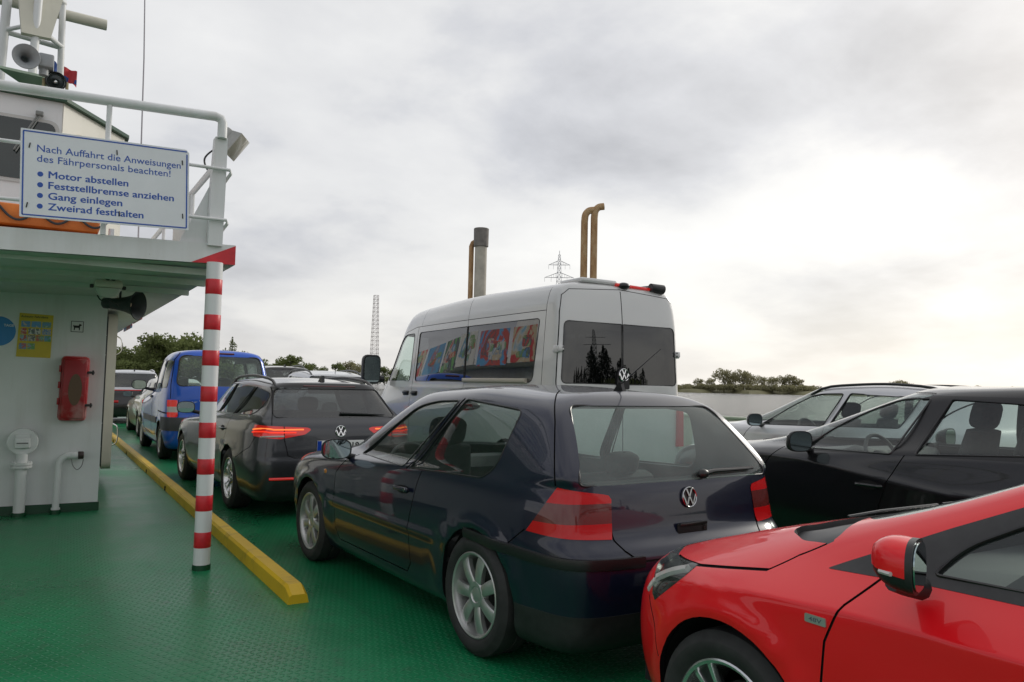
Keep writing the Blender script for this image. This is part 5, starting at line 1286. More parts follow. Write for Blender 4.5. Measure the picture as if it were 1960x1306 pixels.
def blue_mpv():
    t = empty('parked_mpv', (2.74, 16.43, 0), R_(90), 'tall bright blue van-like family car with large rear window', 'car', 'cars parked on the ferry deck')
    P = paint('bright_blue_paint', (.012, .105, .58), .15, .3, .05)
    R = lambda z, a, b, w, r=(.015, .11), f=(.07, .35), **k: ring(z, a, b, w, r, f, **k)
    rings = [R(.20, -1.90, 1.98, .78), R(.25, -1.98, 2.07, .82), R(.36, -2.01, 2.12, .85), R(.50, -2.02, 2.13, .862), R(.64, -2.02, 2.12, .866), R(.72, -1.995, 2.10, .866), R([.80, .80, .82, .84, .82], -1.985, 2.06, .865),
             R([.95, .95, .95, .92, .90], -1.98, 1.96, [.862, .865, .84]), R([1.08, 1.08, 1.05, 1.0, .98], -1.972, 1.80, [.856, .858, .78]), R([1.20, 1.18, 1.10, 1.06, 1.04], -1.962, 1.42, [.846, .848, .72]), R([1.28, 1.26, 1.18, 1.14, 1.13], -1.95, 1.12, [.835, .838, .72]),
             R([1.42, 1.41, 1.36, 1.32, 1.32], -1.92, .88, [.81, .815, .71]), R([1.60, 1.59, 1.56, 1.52, 1.54], -1.88, .60, [.775, .78, .70]), R([1.73, 1.72, 1.71, 1.68, 1.70], -1.845, .36, [.735, .74, .68]),
             R([1.80, 1.795, 1.80, 1.77, 1.78], -1.80, .22, [.67, .675, .62]), R([1.835, 1.83, 1.84, 1.81, 1.81], -1.74, .14, [.52, .52, .48]), R([1.845, 1.845, 1.855, 1.825, 1.825], -1.70, .10, .26), R([1.85, 1.85, 1.86, 1.83, 1.83], -1.68, .08, 0)]
    xs = (-1.3465, 1.3465); B = Body(rings, 6, 6, arch_flare(xs, .30, .37, .012)); open_arches(B, xs, .30, .345)
    w1 = round_poly([(.78, 1.13), (-.22, 1.15), (-.28, 1.66), (.12, 1.66), (.45, 1.44)], .05); w2 = round_poly([(-.34, 1.16), (-1.10, 1.17), (-1.12, 1.66), (-.38, 1.665)], .06); w3 = round_poly([(-1.20, 1.18), (-1.78, 1.20), (-1.76, 1.64), (-1.22, 1.66)], .06)
    wins = [w1, w2, w3]
    for k, w in enumerate(wins): B.cut2(w, 'side', 1+k, FS)
    rwp = round_poly([(-.70, 1.23), (.70, 1.23), (.645, 1.735), (-.645, 1.735)], .10); B.cut(rwp, 'rear', 10, FR)
    B.cut(round_poly([(-.76, 1.13), (.76, 1.13), (.60, 1.76), (-.60, 1.76)], .08), 'rear', 11, lambda f: FF(f) and f.calc_center_median().z > 1.12 and f.calc_center_median().x < 1.2)
    V = side_basis(45); B.cut2(round_poly([(-.73, 1.00), (-.905, 1.0), (-.925, .72), (-.76, .72)], .02, 3), V, 20); B.cut2([(-.70, .80), (-.95, .80), (-.95, .89), (-.70, .89)], V, 21, only=(20, 520))
    for v in ('rear',): B.cut([(-1, .50), (1, .50), (1, .715), (-1, .715)], 'rear', 30, lambda f: f.calc_center_median().x < -1.55, (0,))
    b0 = (0,)
    B.gap([(.80, 1.12), (.90, .95), (.88, .40), (-.25, .36), (-.27, 1.14)], 'side', .010, FS, only=b0); B.gap([(-.30, .36), (-1.02, .40), (-1.14, .75), (-1.15, 1.68), (-.33, 1.69), (-.30, 1.15), (-.28, .40)], 'side', .010, FS, only=b0)
    B.gap([(-1.98, .78), (-1.15, .80)], 'side', .022, FS, only=b0)
    for sg in (1, -1): B.gap([(sg*.63, 1.79), (sg*.72, 1.66), (sg*.775, 1.25), (sg*.775, 1.02)], 'rear', .010, FR, only=b0); B.gap([(sg*.66, 1.0), (sg*.66, .72)], 'rear', .010, FR, only=b0)
    B.cut2([(.86, .58), (-1.0, .58), (-1.0, .68), (.86, .68)], 'side', 31, FS, b0)
    B.part('body', 0, [P, M_['lining'], M_['trim']], t, thick=.02); B.part('panel_seam', 900, M_['gap'], t, push=-.008)
    gpl = simple('dark_grey_bumper_plastic', (.045, .05, .056), .5, var=.15); B.part('rear_bumper_band', 30, gpl, t, push=.012, thick=.03); B.part('side_moulding', 31, gpl, t, push=.012, thick=.02); B.part('side_moulding', 531, gpl, t, push=.012, thick=.02)
    side_windows(B, t, wins, None, [M_['glass'], M_['glass_dark'], M_['glass_dark']])
    B.part('rear_window', 10, M_['glass_green'], t, push=-.003); B.part('windscreen', 11, M_['glass'], t, push=-.003); surf_tube(B, rwp, 'rear', .011, 'window_seal', M_['trim'], t, 0, 6, True)
    m = MB(); m.box((B.rear(0, 1.785)-.006, 0, 1.785), (.02, .42, .03), None, .006); m.build('high_brake_light', M_['dark_lens'], t)
    for sg, s_ in ((1, 0), (-1, 500)):
        l = B.part('tail_light', 20+s_, M_['lit_soft'], t, push=.004); B.part('clear_lens', 21+s_, M_['clear_lens'], l, push=.005)
        door_mirror(t, B, .80, sg*.98, 1.22, 1.15, M_['black'])
        for x in xs: make_wheel(t, x, sg*.755, .30, .19, .195, 'cap', ('alloy', 'black'))
        h = MB(); y = B.side(-.12, 1.02, sg); h.box((-.12, y+.01*sg, 1.02), (.20, .03, .05), None, .012); h.build('door_handle', M_['trim'], t)
    m = MB(); text_mb(m, 'omni', .10, frame((B.rear(.5, .965)-.002, .61, .93), (0, -1, 0), (0, 0, 1), (-1, 0, 0)), .012, width=.28); m.build('lettering', simple('pale_letter_foil', (.5, .55, .65), .4), t)
    plate_(t, (B.rear(0, .60)-.018, 0, .60), (-1, 0, 0), 'OD  K 93')
    underbody(t, -1.85, 1.95, .84, xs, .30, .345)
    t.scale = (1.06, 1.06, 1.06)
    add_seat(t, .05, .38, .42, back=.66); add_seat(t, .05, -.38, .42, back=.66); add_bench(t, -.95, .42, 1.25, heads=2, back=.56); add_dash(t, .62, 1.05, 1.0, .76)
    m = MB(); m.box((-1.55, 0, 1.0), (.6, 1.4, .03)); m.build('parcel_shelf', M_['seat'], t)
    return t

def silver_van():
    t = empty('parked_van', (5.945, 7.16, 0), R_(90), 'tall silver-white camper van with dark tinted windows', 'van', 'cars parked on the ferry deck')
    P = paint('silver_white_paint', (.62, .62, .61), .15, .3, .10, (.36, .34, .30))
    R = lambda z, a, b, w, r=(.008, .055), f=(.10, .40), **k: ring(z, a, b, w, r, f, yr=.94, **k)
    rings = [R(.28, .08, 5.75, .90), R(.34, .0, 5.88, .955), R(.50, -.01, 5.99, .985), R(.75, -.005, 6.0, .994), R(1.0, .0, 5.98, .996), R([1.18, 1.18, 1.18, 1.10, 1.08], .004, 5.95, .996), R([1.32, 1.32, 1.32, 1.20, 1.19], .010, 5.85, [.990, .992, .95]),
             R([1.42, 1.42, 1.42, 1.33, 1.31], .016, 5.76, [.984, .986, .92]), R([1.55, 1.55, 1.55, 1.48, 1.46], .018, 5.64, [.978, .98, .90]), R([1.8, 1.8, 1.8, 1.75, 1.75], .022, 5.44, [.965, .967, .88]), R([2.05, 2.05, 2.05, 2.02, 2.03], .027, 5.24, [.950, .952, .86]),
             R([2.27, 2.27, 2.28, 2.25, 2.26], .036, 5.13, [.938, .94, .84]), R([2.47, 2.47, 2.49, 2.44, 2.45], .062, 5.02, [.915, .917, .80]), R([2.61, 2.60, 2.63, 2.58, 2.59], .080, 4.88, [.875, .88, .75]), R([2.665, 2.655, 2.69, 2.64, 2.64], .115, 4.72, [.78, .785, .66]),
             R([2.69, 2.685, 2.715, 2.67, 2.665], .165, 4.58, .54), R([2.695, 2.695, 2.725, 2.68, 2.675], .195, 4.50, .26), R([2.70, 2.70, 2.73, 2.685, 2.68], .205, 4.48, 0)]
    xs = (1.05, 4.715); B = Body(rings, 7, 6, creases([([(.1, 2.40), (4.2, 2.40)], .006, .03, .03), ([(.1, 1.38), (5.2, 1.38)], .008, .03, .05)])); open_arches(B, xs, .36, .42)
    w1 = round_poly([(5.22, 1.475), (4.15, 1.475), (4.15, 2.235), (4.62, 2.235), (4.88, 2.07)], [.03, .06, .06, .2, .2]); w2 = round_poly([(3.93, 1.475), (2.235, 1.475), (2.235, 2.24), (3.93, 2.24)], [.06, .01, .01, .06]); w3 = round_poly([(2.215, 1.475), (.50, 1.475), (.42, 2.24), (2.215, 2.24)], [.01, .10, .06, .01])
    wins = [w1, w2, w3]
    for k, w in enumerate(wins): B.cut2(w, 'side', 1+k, FS)
    for sg in (1, -1): B.cut(round_poly([(sg*.012, 1.475), (sg*.885, 1.475), (sg*.845, 2.20), (sg*.012, 2.20)], [.01, .07, .07, .01]), 'rear', 10+(sg < 0), FR)
    B.cut(round_poly([(-.86, 1.36), (.86, 1.36), (.76, 2.25), (-.76, 2.25)], .1), 'rear', 12, lambda f: FF(f) and 1.3 < f.calc_center_median().z < 2.4)
    b0 = (0,)
    B.gap([(0, .5), (0, 2.60)], 'rear', .012, FR, only=b0)
    for sg in (1, -1): B.gap([(sg*.94, .5), (sg*.935, 1.5), (sg*.915, 1.9), (sg*.89, 2.3), (sg*.855, 2.50), (sg*.76, 2.575), (0, 2.625)], 'rear', .008, lambda f: f.normal.x < -.3, only=b0)
    B.gap([(4.02, .5), (4.02, 2.33)], 'side', .010, FS, only=b0); B.gap([(2.225, .5), (2.225, 2.63)], 'side', .008, FS, only=b0); B.gap([(.32, .6), (.30, 2.6)], 'side', .008, FS, only=b0)
    B.gap([(.30, 2.33), (4.1, 2.335), (4.6, 2.27), (4.95, 2.0)], 'side', .008, FS, only=b0); B.gap([(3.9, 2.34), (3.86, 2.63)], 'side', .006, FS, only=b0); B.gap([(5.2, 1.45), (5.3, 1.2), (5.28, .6)], 'side', .008, FS, only=b0)
    B.part('body', 0, [P, M_['lining_dark'], M_['trim']], t, thick=.03); B.part('panel_seam', 900, M_['gap'], t, push=-.010)
    side_windows(B, t, wins, None, [M_['glass'], M_['glass_black'], M_['glass_black']], seal=.012)
    for k in (10, 11): B.part('rear_window', k, M_['glass_rear_dark'], t, push=-.002)
    B.part('windscreen', 12, M_['glass'], t, push=-.003)
    for sg in (1, -1):
        surf_tube(B, round_poly([(sg*.012, 1.475), (sg*.885, 1.475), (sg*.845, 2.20), (sg*.012, 2.20)], [.01, .07, .07, .01]), 'rear', .006, 'window_seal', M_['trim'], t, 0, 6, True)
        for z in (1.87, .85):
            m = MB(); q = B.near((.06, sg*.985, z))[0]; q = B.near((.04, sg*1.0, z))[0]; q2 = B.near((-.02, sg*.90, z))[0]; m.box(q, (.09, .05, .085), None, .012); m.box(((q.x+q2.x)/2-.022, (q.y+q2.y)/2, z), (.05, abs(q.y-q2.y)+.03, .07), None, .01)
            hg = m.build('door_hinge', P, t); m = MB()
            for dz in (-.02, .02): m.cyl(q2+Vector((-.02, 0, dz)), q2+Vector((-.034, 0, dz)), .010, 8)
            m.build('hinge_bolt', M_['ink'], hg)
        m = MB(); pr = [(a*.16, b*.25) for a, b in round_poly([(-1, -1), (1, -1), (1, 1), (-1, 1)], .5, 4)]
        P_ = [[(x_, sg*1.16+u*k, 1.66+v*k) for u, v in pr] for x_, k in ((5.22, .96), (5.25, 1), (5.33, .96), (5.38, .75), (5.40, .3))]; m.grid(P_, closed=True); m.add(P_[0], [tuple(range(len(pr)))]); m.tube([(5.3, sg*1.02, 1.5), (5.28, sg*.92, 1.5)], .06, 8); mo = m.build('door_mirror', M_['black'], t)
        m = MB(); m.prism([(u*.86, v*.86) for u, v in pr], 0, .006, frame((5.212, sg*1.16, 1.66), (0, 1, 0), (0, 0, 1), (1, 0, 0))); m.build('mirror_glass', M_['mirror'], mo)
        for x in (3.86, 4.20): m = MB(); y = B.side(x, 1.285, sg); m.box((x, y+.008*sg, 1.285), (.20, .02, .075), None, .03); m.box((x, y+.03*sg, 1.29), (.17, .02, .035), None, .009); m.build('door_handle', M_['trim'], t)
        for x in xs: make_wheel(t, x, sg*.86, .36, .225, .215, 'cap', ('alloy', 'black'))
        V = side_basis(45); m = MB()
        m.prism([(sg*.86, .72), (sg*.97, .72), (sg*.965, 1.18), (sg*.88, 1.18)], -.03, .02, frame((.0, 0, 0), (0, 1, 0), (0, 0, 1), (-1, 0, 0))); m.build('tail_light', M_['red_lens'], t)
    m = MB(); y = B.side(1.4, 1.49, 1); m.box((1.42, y+.012, 1.50), (1.60, .05, .05), None, .008); m.box((1.42, y+.005, 1.475), (1.62, .03, .02), None, .004); m.build('window_rail', simple('beige_aluminium_rail', (.50, .46, .38), .4), t)
    x = B.rear(0, 1.575); m = MB(); m.prism(round_poly([(-.10, 1.42), (.10, 1.42), (.085, 1.62), (.05, 1.67), (-.05, 1.67), (-.085, 1.62)], .03, 4), .0, .02, frame((x, 0, 0), (0, -1, 0), (0, 0, 1), (-1, 0, 0))); m.build('badge_mount', M_['trim'], t); emblem(t, (x-.02, 0, 1.59), (-1, 0, .05), .078)
    # roof: brake lamp strip, camera pod, rolled awning, hatch
    m = MB(); m.box((.13, -.25, 2.69), (.05, .75, .035), Matrix.Rotation(R_(1.8), 4, 'X'), .01); m.build('high_brake_light', M_['lit_soft'], t)
    m = MB(); m.ball((.12, -.08, 2.68), (.08, .08, .045), 10); m.build('camera_pod', M_['trim'], t)
    m = MB(); m.tube([(.10, -.62, 2.69), (.14, -.62, 2.69), (2.6, -.66, 2.76)], .055, 12); m.tube([(.10, -.50, 2.70), (.10, -.70, 2.685)], [.05, .062], 12); m.build('rolled_awning', M_['black'], t)
    m = MB(); m.box((.35, .28, 2.71), (.45, .55, .06), None, .025); m.build('roof_hatch', P, t)
    m = MB(); m.box((.30, -.45, 2.675), (.25, .35, .05), None, .015); m.build('awning_bracket', P, t)
    underbody(t, .2, 5.7, .95, xs, .36, .42); add_seat(t, 4.0, .48, .75, back=.75); add_seat(t, 4.0, -.48, .75, back=.75); add_dash(t, 4.75, 5.25, 1.30, .80, .48)
    m = MB(); m.box((3.6, 0, 1.3), (.05, 1.75, 1.7), None, .01); m.build('partition', M_['seat'], t)
    return t

def red_hatchback():
    t = empty('parked_hatchback', (2.85, .54, 0), R_(90), 'bright red hatchback in the near corner with a black door mirror foot', 'car', 'cars parked on the ferry deck')
    P = paint('bright_red_paint', (.80, .002, .008), .0, .4, .01); P.node_tree.nodes['Principled BSDF'].inputs['Coat Weight'].default_value = .7
    rings = gen_rings(-1.95, 2.10, .887, .21, .99, .925, 1.0, .745, 1.46, 1.40, -1.62, -1.78, -1.90, 1.02, .12, .60, zt=.74, zbm=.46, fc=(.16, .42), fg=(.02, .14))
    xs = (-1.29, 1.29); fl = arch_flare(xs, .315, .385, .014, .045)
    cr = creases([([(-1.6, .80), (.30, .825), (.85, .815), (1.22, .79), (1.55, .735)], .030, .045, .13), ([(-1.0, .45), (.2, .52), (.8, .58)], .016, .05, .12)])
    def hood(P_):       # a fold along the bonnet edge
        x, y, z = P_[..., 0], P_[..., 1], P_[..., 2]
        P_[..., 2] += .012*np.exp(-((y-.52)/.06)**2)*np.clip((x-1.1)/.2, 0, 1)*np.clip((1.95-x)/.3, 0, 1)*(z > .7)
        return P_
    B = Body(rings, 9, 8, lambda p: hood(cr(fl(p)))); open_arches(B, xs, .315, .36)
    w1 = round_poly([(.66, .945), (-.30, .98), (-.42, 1.335), (.0, 1.31), (.40, 1.14), (.60, 1.025)], [.02, .03, .04, .2, .1, .05]); w2 = round_poly([(-.38, .99), (-1.10, 1.02), (-1.30, 1.22), (-.50, 1.35)], .04)
    wins = [w1, w2]
    for k, w in enumerate(wins): B.cut2(w, 'side', 1+k, FS)
    # black A-pillar foot and window surround
    B.cut2(round_poly([(.985, .895), (.93, .925), (.66, 1.062), (.42, 1.175), (.02, 1.345), (-.44, 1.37), (-.44, .955), (.66, .918)], .01, 2), 'side', 5, FS, (0,))
    B.cut(round_poly([(-.56, 1.05), (.56, 1.05), (.52, 1.34), (-.52, 1.34)], .05), 'rear', 10, FR)
    B.cut(round_poly([(-.60, 1.035), (-.3, 1.0), (.3, 1.0), (.60, 1.035), (.475, 1.40), (-.475, 1.40)], .04), 'rear', 11, lambda f: FF(f) and f.calc_center_median().z > .96 and f.calc_center_median().x < 1.2)
    b0 = (0,)
    # headlamp: from the nose corner back along the wing
    V = side_basis(35); c, s = math.cos(R_(35)), math.sin(R_(35)); E_ = lambda x, y: x*c+y*s
    lampS = [(E_(1.50, .80), .800), (E_(1.70, .76), .782), (E_(1.80, .71), .745), (E_(1.80, .70), .655), (E_(1.755, .735), .635), (E_(1.705, .775), .655)]
    B.cut2(lampS, V, 20, lambda f: f.calc_center_median().x > 1.2, b0)
    B.gap([(.80, .905), (.855, .83), (.90, .72), (.91, .60), (.90, .40), (.85, .26), (-.25, .26), (-.30, .98)], 'side', .008, FS, only=b0)
    B.gap([(1.70, .785), (1.50, .800), (1.19, .850)], 'side', .008, lambda f: f.calc_center_median().x > 1.0, only=b0); B.gap([(1.19, .80), (1.12, .73), (1.03, .68)], 'top', .008, FT, only=b0)
    B.gap([(1.74, .64), (1.67, .55), (1.635, .45)], 'side', .006, FS, only=b0)
    # cowl: dark gap between bonnet and windscreen
    B.cut(round_poly([(1.28, -.56), (1.28, .56), (1.16, .66), (1.04, .69), (1.02, .66), (1.06, .0), (1.02, -.66), (1.04, -.69), (1.16, -.66)], .03), 'top', 6, lambda f: f.normal.z > .3 and f.calc_center_median().z > .85, b0)
    B.part('body', 0, [P, M_['lining_dark'], M_['trim']], t, thick=.02); B.part('panel_seam', 900, M_['gap'], t, push=-.008)
    B.part('window_surround', 5, M_['black'], t, push=.001, thick=.02); B.part('window_surround', 505, M_['black'], t, push=.001, thick=.02); B.part('cowl', 6, M_['black'], t, push=-.02)
    side_windows(B, t, wins, None, M_['glass']); B.part('rear_window', 10, M_['glass'], t); B.part('windscreen', 11, M_['glass'], t, push=-.003)
    for sg, s_ in ((1, 0), (-1, 500)):
        l = B.part('headlight', 20+s_, M_['trim'], t, push=-.02)
        cl = B.part('lens', 20+s_, M_['glass'], l, push=.002)
        for x0, x1, z0, z1, mt in ((1.56, 1.72, .788, .715, 'clear_lens'), (1.72, 1.755, .70, .655, 'clear_lens')):
            m = MB(); pts = []
            for k in range(6): a = k/5; x = x0+(x1-x0)*a; z = z0+(z1-z0)*a; q = B.near((x, sg*.80, z)); pts.append(q[0]-q[1]*.008)
            m.tube(pts, .016, 6); m.build('light_bar', M_['clear_lens'], l)
        # mirror: red cap above, black shell below, glass towards the rear
        h = MB(); rows = []
        for i in range(9):
            a = i/8; k = (1-a**2.6)**.5; x_ = -.03+.095*a
            rows.append([(x_, k*.082*math.copysign(abs(math.cos(b))**.75, math.cos(b)), k*.068*math.copysign(abs(math.sin(b))**.75, math.sin(b))+.012*a) for b in [2*math.pi*j/32 for j in range(32)]])
        Mm = Matrix.Translation((.635, sg*.965, 1.0)) @ Matrix.Rotation(R_(20*sg), 4, 'Z')
        n = 32; vs = [p for r_ in rows for p in r_]
        top = [(i*n+j, i*n+(j+1) % n, (i+1)*n+(j+1) % n, (i+1)*n+j) for i in range(8) for j in range(n) if vs[i*n+j][2]+vs[i*n+(j+1) % n][2] > -.02]
        allf = [(i*n+j, i*n+(j+1) % n, (i+1)*n+(j+1) % n, (i+1)*n+j) for i in range(8) for j in range(n)]
        h.mi = 0; h.add(vs, top, Mm); h.mi = 1; h.add([(p[0]-.002, p[1]*.985, p[2]*.985) for p in vs], [f for f in allf if f not in set(top)], Mm)
        h.prism([(p[1]*1.0, p[2]*1.0) for p in rows[0]], -.016, .0, Mm @ frame((-.03, 0, 0), (0, 1, 0), (0, 0, 1), (1, 0, 0)))
        mo = h.build('door_mirror', [P, M_['black']], t)
        m = MB(); m.prism([(p[1]*.88, p[2]*.88) for p in rows[0]], 0, .004, Mm @ frame((-.051, 0, 0), (0, 1, 0), (0, 0, 1), (1, 0, 0))); m.build('mirror_glass', M_['mirror'], mo)
        m = MB(); m.tube([Mm @ Vector((.02, -.03*sg, -.055)), Vector((.66, sg*.89, .93)), Vector((.66, sg*.83, .92))], [.024, .028, .034], 10); m.build('mirror_foot', M_['black'], mo)
        m = MB(); m.tube([Mm @ Vector((.0+.015*k, (.084-.01*k)*sg, -.012)) for k in range(3)], .006, 6); m.build('turn_signal', M_['clear_lens'], mo)
        pull_handle(t, B, -.22, .86, P, .2, sg)
        for x in xs: make_wheel(t, x, sg*.785, .316, .205, .222, 'blade', ('alloy_bright', 'black'), spin=2)
        m = MB(); y = B.side(.925, .765, sg); y2 = B.side(.875, .765, sg); m.prism(round_poly([(-.036, -.012), (.036, -.012), (.034, .012), (-.036, .012)], .004, 2), 0, .004, frame((.93, y-.000*sg, .772), (-sg*.999, 0, 0) if sg > 0 else (.999, 0, 0), (0, 0, 1), (0, sg, 0))); bo = m.build('side_badge', M_['alloy'], t)
        m = MB(); text_mb(m, '48V', .017, frame((.93+.022*sg, y+.0042*sg, .766), (-sg, 0, 0), (0, 0, 1), (0, sg, 0)), .01, depth=.0005, width=.044); m.build('lettering', simple('grey_ink', (.12, .13, .16), .5), bo)
    m = MB(); p = [Vector((x, y, B.top(x, y)+.012)) for x, y in ((1.13, .46), (1.11, .30), (1.14, -.1))]; m.tube(p, .006, 6); m.build('wiper', M_['trim'], t); m = MB(); p = [Vector((x, y, B.top(x, y)+.012)) for x, y in ((1.12, -.1), (1.10, -.3), (1.08, -.55))]; m.tube(p, .006, 6); m.build('wiper', M_['trim'], t)
    x = B.front(0, .45); m = MB(); m.box((x+.0, 0, .42), (.05, .9, .2), None, .03); m.build('grille', M_['black'], t); plate_(t, (x+.03, 0, .45), (1, 0, 0), 'P  GA 512')
    underbody(t, -1.85, 1.90, .86, xs, .315, .36)
    add_seat(t, -.05, .37, .30, mat='seat_grey', back=.60); add_seat(t, -.05, -.37, .30, mat='seat_grey', back=.60); add_bench(t, -1.0, .32, 1.2, 'seat_grey'); add_dash(t, .56, 1.02, .86, .74)
    return t

def side_suv(name, label, loc, P, rings, xs, zw, ra, wins, doors, belt_y, rails, wheel, deform=None, mirror=(.5, 1.0, 1.06), handle=None, seal='trim', glassm='glass', extra=None, rear=None):
    t = empty(name, loc, R_(90), label, 'car', 'cars parked on the ferry deck')
    fl = arch_flare(xs, zw, ra+.03, .012); B = Body(rings, 7, 6, (lambda p: deform(fl(p))) if deform else fl); open_arches(B, xs, zw, ra)
    for k, w in enumerate(wins): B.cut2(w, 'side', 1+k, FS)
    if rear: B.cut(rear, 'rear', 10, FR)
    w = rings[10][9][0]
    B.cut(round_poly([(-.74, belt_y+.02), (.74, belt_y+.02), (.56, max(r[5][2] for r in rings)-.07), (-.56, max(r[5][2] for r in rings)-.07)], .05), 'rear', 11, lambda f: FF(f) and f.calc_center_median().z > belt_y and f.calc_center_median().x < rings[10][9][0])
    for d in doors: B.gap(d, 'side', .008, FS, only=(0,))
    if extra: extra(B, t)
    B.part('body', 0, [P, M_['lining_dark'], M_['trim']], t, thick=.02); B.part('panel_seam', 900, M_['gap'], t, push=-.008)
    side_windows(B, t, wins, None, [M_[g] for g in glassm] if isinstance(glassm, list) else M_[glassm], seal=.014); B.part('windscreen', 11, M_['glass'], t, push=-.003)
    if rear: B.part('rear_window', 10, M_['glass_dark'], t, push=-.003); surf_tube(B, rear, 'rear', .007, 'window_seal', M_['trim'], t, 0, 6, True)
    for sg in (1, -1):
        if mirror: door_mirror(t, B, mirror[0], sg*mirror[1], mirror[2], 1.0, P)
        for h in handle or (): pull_handle(t, B, h[0], h[1], P, .2, sg)
        for x in xs: make_wheel(t, x, sg*(abs(rings[4][5][1])-.12), zw, .22, zw*.68, wheel, ('alloy', 'black'))
    if rails: roof_rails(B, t, *rails)
    x0, x1 = rings[3][0][0], rings[3][10][0]; underbody(t, x0+.12, x1-.2, abs(rings[4][5][1])-.03, xs, zw, ra)
    return t, B
def black_crossover():
    P = paint('gloss_black_paint', (.007, .007, .008), .0, .3, .03)
    rings = gen_rings(-2.15, 2.245, .897, .24, 1.12, 1.0, 1.03, .88, 1.515, 1.44, -1.75, -1.95, -2.08, 1.06, -.02, .61, zt=.80, fc=(.12, .40))
    cr = creases([([(-1.6, .86), (-.6, .80), (.05, .875), (.45, .925), (1.2, .95)], .030, .06, .16)])
    w1 = round_poly([(.56, 1.005), (-.20, 1.02), (-.335, 1.405), (-.10, 1.40), (.16, 1.30), (.40, 1.155)], [.03, .02, .02, .1, .15, .1]); w2 = round_poly([(-.37, 1.03), (-1.15, 1.085), (-1.35, 1.28), (-1.0, 1.385), (-.485, 1.405)], [.02, .05, .06, .1, .02])
    def ex(B, t):
        B.cut2(round_poly([(.70, .985), (-1.42, 1.06), (-1.46, 1.27), (-1.0, 1.425), (-.15, 1.43), (.16, 1.335), (.43, 1.175)], .02, 3), 'side', 5, FS, (0,)); B.part('window_surround', 5, M_['trim'], t, push=.001, thick=.02); B.part('window_surround', 505, M_['trim'], t, push=.001, thick=.02)
    t, B = side_suv('parked_crossover', 'glossy black crossover with dark mirror beside the red hatchback', (5.85, 3.36, 0), P, rings, (-1.3275, 1.3275), .335, .385, [w1, w2], [[(.72, 1.0), (.81, .89), (.87, .79), (.90, .6), (.86, .35), (-.05, .33), (-.12, .6), (-.21, .84), (-.30, 1.02)], [(-.06, .33), (-.95, .36), (-1.2, .8), (-1.25, 1.08)]], 1.0, None, 'ten', cr, (.44, 1.0, 1.065), [(-.17, .80), (-1.15, .86)], extra=ex)
    add_seat(t, -.40, .37, .42, back=.68); add_seat(t, -.40, -.37, .42, back=.68); add_bench(t, -1.25, .42, 1.2, heads=2); add_dash(t, .34, .80, .98, .74)
    return t
def silver_suv():
    P = paint('silver_paint', (.64, .64, .65), .25, .3, .04)
    rings = gen_rings(-2.05, 2.15, .90, .26, 1.08, 1.0, 1.03, .92, 1.55, 1.50, -1.75, -1.92, -2.0, 1.22, .24, .62, zt=.80)
    w1 = round_poly([(.74, 1.015), (-.20, 1.04), (-.34, 1.425), (.06, 1.415), (.42, 1.235)], [.03, .02, .03, .15, .1]); w2 = round_poly([(-.28, 1.045), (-1.15, 1.07), (-1.28, 1.40), (-.43, 1.43)], .03)
    t, B = side_suv('parked_suv', 'silver SUV with black roof rail behind the black crossover', (8.65, 6.0, 0), P, rings, (-1.32, 1.32), .34, .39, [w1, w2], [[(.82, 1.0), (.92, .85), (.90, .4), (-.2, .36), (-.24, 1.03)]], 1.02, (-1.5, .15, .56, M_['trim'], .016, .03), 'ten', creases([([(-1.6, .93), (1.5, .90)], .014, .05, .07)]), (.66, 1.0, 1.075), [(-.16, .90)])
    add_seat(t, -.1, .38, .40); add_seat(t, -.1, -.38, .40); add_dash(t, .5, 1.0, .96, .74)
    return t
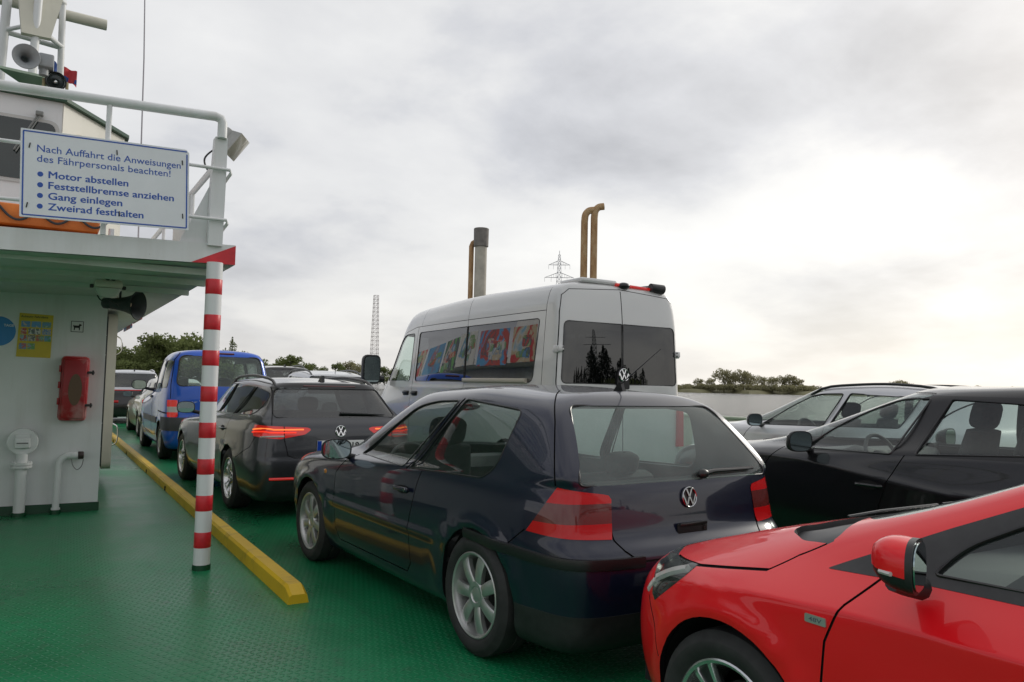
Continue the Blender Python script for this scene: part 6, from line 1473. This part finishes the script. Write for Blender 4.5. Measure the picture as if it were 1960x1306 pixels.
def far_cars():
    # cream saloon-like hatch behind the blue car
    P = paint('cream_white_paint', (.55, .53, .43), .0, .3, .08)
    rings = gen_rings(-2.15, 2.15, .87, .22, .99, .95, .97, .76, 1.44, 1.36, -1.35, -1.85, -2.08, 1.02, .1, .58, zt=.72)
    w1 = round_poly([(.80, .98), (-.25, .99), (-.35, 1.35), (.05, 1.345), (.38, 1.22)], .03); w2 = round_poly([(-.32, .99), (-1.0, 1.0), (-1.25, 1.12), (-1.1, 1.30), (-.42, 1.352)], .03)
    rw = round_poly([(-.62, 1.03), (.62, 1.03), (.52, 1.32), (-.52, 1.32)], .05)
    t, B = side_suv('parked_car', 'cream car with lit red tail light in front of the blue van-like car', (2.92, 22.1, 0), P, rings, (-1.26, 1.26), .30, .35, [w1, w2], [[(-.2, .3), (-.25, .98)]], .97, None, 'cap', None, (.62, .95, 1.0), [(-.35, .78)], rear=rw)
    for sg in (1, -1):
        q = B.near((-2.02, sg*.74, .83)); m = MB(); m.prism(round_poly([(-.20, -.085), (.13, -.085), (.13, .09), (-.16, .09)], .03, 3), -.02, .012, frame(q[0], Vector((-.35*sg, .94, 0)).normalized() * sg, (0, 0, 1), Vector((-.94, .35*sg, 0)).normalized())); m.build('tail_light', M_['lit_soft'], t)
    m = MB(); m.tube([B.near(p)[0] for p in ((-1.7, .87, .52), (-1.9, .86, .52), (-2.1, .75, .52), (-2.15, .4, .52), (-2.15, 0, .52), (-2.15, -.4, .52), (-2.1, -.75, .52), (-1.9, -.86, .52))], .035, 8); m.build('bumper_strip', M_['black'], t)
    # silver-roofed dark-red lamp bar car at the head of the lane
    P = paint('charcoal_paint', (.02, .018, .02), .1, .3, .05); P2 = paint('pale_roof_paint', (.50, .51, .54), .3, .3, .05)
    rings = gen_rings(-2.15, 2.15, .92, .26, 1.10, 1.05, 1.05, .9, 1.68, 1.62, -1.85, -2.0, -2.1, 1.05, .1, .66, zt=.82)
    rw = round_poly([(-.72, 1.14), (.72, 1.14), (.60, 1.56), (-.60, 1.56)], .05); w1 = round_poly([(.8, 1.08), (-.3, 1.1), (-.4, 1.53), (.1, 1.52)], .03); w2 = round_poly([(-.37, 1.1), (-1.5, 1.13), (-1.6, 1.5), (-.47, 1.53)], .03)
    def ex(B, t):
        B.cut([(-3, 1.0), (3, 1.0), (3, 3), (-3, 3)], 'side', 6, lambda f: f.normal.z > .55 or (f.calc_center_median().z > 1.3), (0,)); B.part('roof', 6, [P2, M_['lining'], M_['trim']], t, thick=.02)
        B.cut([(-.9, 1.02), (.9, 1.02), (.9, 1.10), (-.9, 1.10)], 'rear', 7, FR, (0,)); B.part('light_bar', 7, M_['red_lens'], t, push=.004)
    t, B = side_suv('parked_suv', 'dark SUV with silver roof and red lamp bar, farthest in the left lane', (2.50, 28.6, 0), P, rings, (-1.33, 1.33), .34, .39, [w1, w2], [], 1.05, (-1.7, .1, .58, P2, .016, .045), 'ten', None, (.66, 1.02, 1.15), [(-.3, .95)], rear=rw, extra=ex)
    for sg in (1, -1): surf_tube(B, [(sg*.45, .68), (sg*.75, .68)], 'rear', .04, 'reflector', M_['red_lens'], t, 0)
    shark_fin(B, t, -1.6, M_['trim'])
    # lane two, ahead of the van
    P = paint('white_car_paint', (.62, .63, .64), .1, .3, .05)
    rings = gen_rings(-2.2, 2.2, .90, .26, 1.15, 1.1, 1.1, .95, 1.68, 1.60, -1.9, -2.05, -2.15, 1.05, .1, .64, zt=.85)
    rw = round_poly([(-.7, 1.18), (.7, 1.18), (.6, 1.55), (-.6, 1.55)], .05); w1 = round_poly([(.8, 1.13), (-.3, 1.15), (-.4, 1.55), (.1, 1.54)], .03); w2 = round_poly([(-.37, 1.15), (-1.6, 1.18), (-1.7, 1.5), (-.47, 1.55)], .03)
    t, B = side_suv('parked_suv', 'white SUV with black roof rails, its roof showing left of the van', (5.45, 17.9, 0), P, rings, (-1.35, 1.35), .34, .39, [w1, w2], [], 1.1, (-1.75, .05, .55, M_['trim'], .018, .05), 'ten', None, (.66, 1.02, 1.2), None, rear=rw)
    m = MB(); z = B.top(-1.6, .0); m.tube([(-1.6, 0, z-.01), (-1.75, 0, z+.26)], [.007, .004], 6); m.build('aerial', M_['trim'], t)
    P = paint('dark_brown_paint', (.022, .02, .02), .1, .3, .05)
    rings = [[(x, y, z*1.09 if z > .5 else z) for x, y, z in r] for r in gen_rings(-2.2, 2.2, .92, .26, 1.12, 1.08, 1.1, .95, 1.70, 1.66, -2.0, -2.1, -2.18, 1.05, .1, .66, zt=.85)]
    rw = round_poly([(-.72, 1.28), (.72, 1.28), (.62, 1.74), (-.62, 1.74)], .05)
    t, B = side_suv('parked_suv', 'tall dark SUV, only its roof and rear window edge showing beyond the blue car', (5.75, 23.2, 0), P, rings, (-1.35, 1.35), .34, .39, [round_poly([(.8, 1.24), (-.3, 1.26), (-.4, 1.66), (.1, 1.65)], .03), round_poly([(-.37, 1.26), (-1.6, 1.28), (-1.7, 1.62), (-.47, 1.66)], .03)], [], 1.2, (-1.7, .05, .55, M_['trim'], .018, .05), 'ten', None, None, None, rear=rw)
    shark_fin(B, t, -1.7, M_['trim'])
navy_hatchback(); grey_estate(); blue_mpv(); silver_van(); red_hatchback(); black_crossover(); silver_suv(); far_cars()
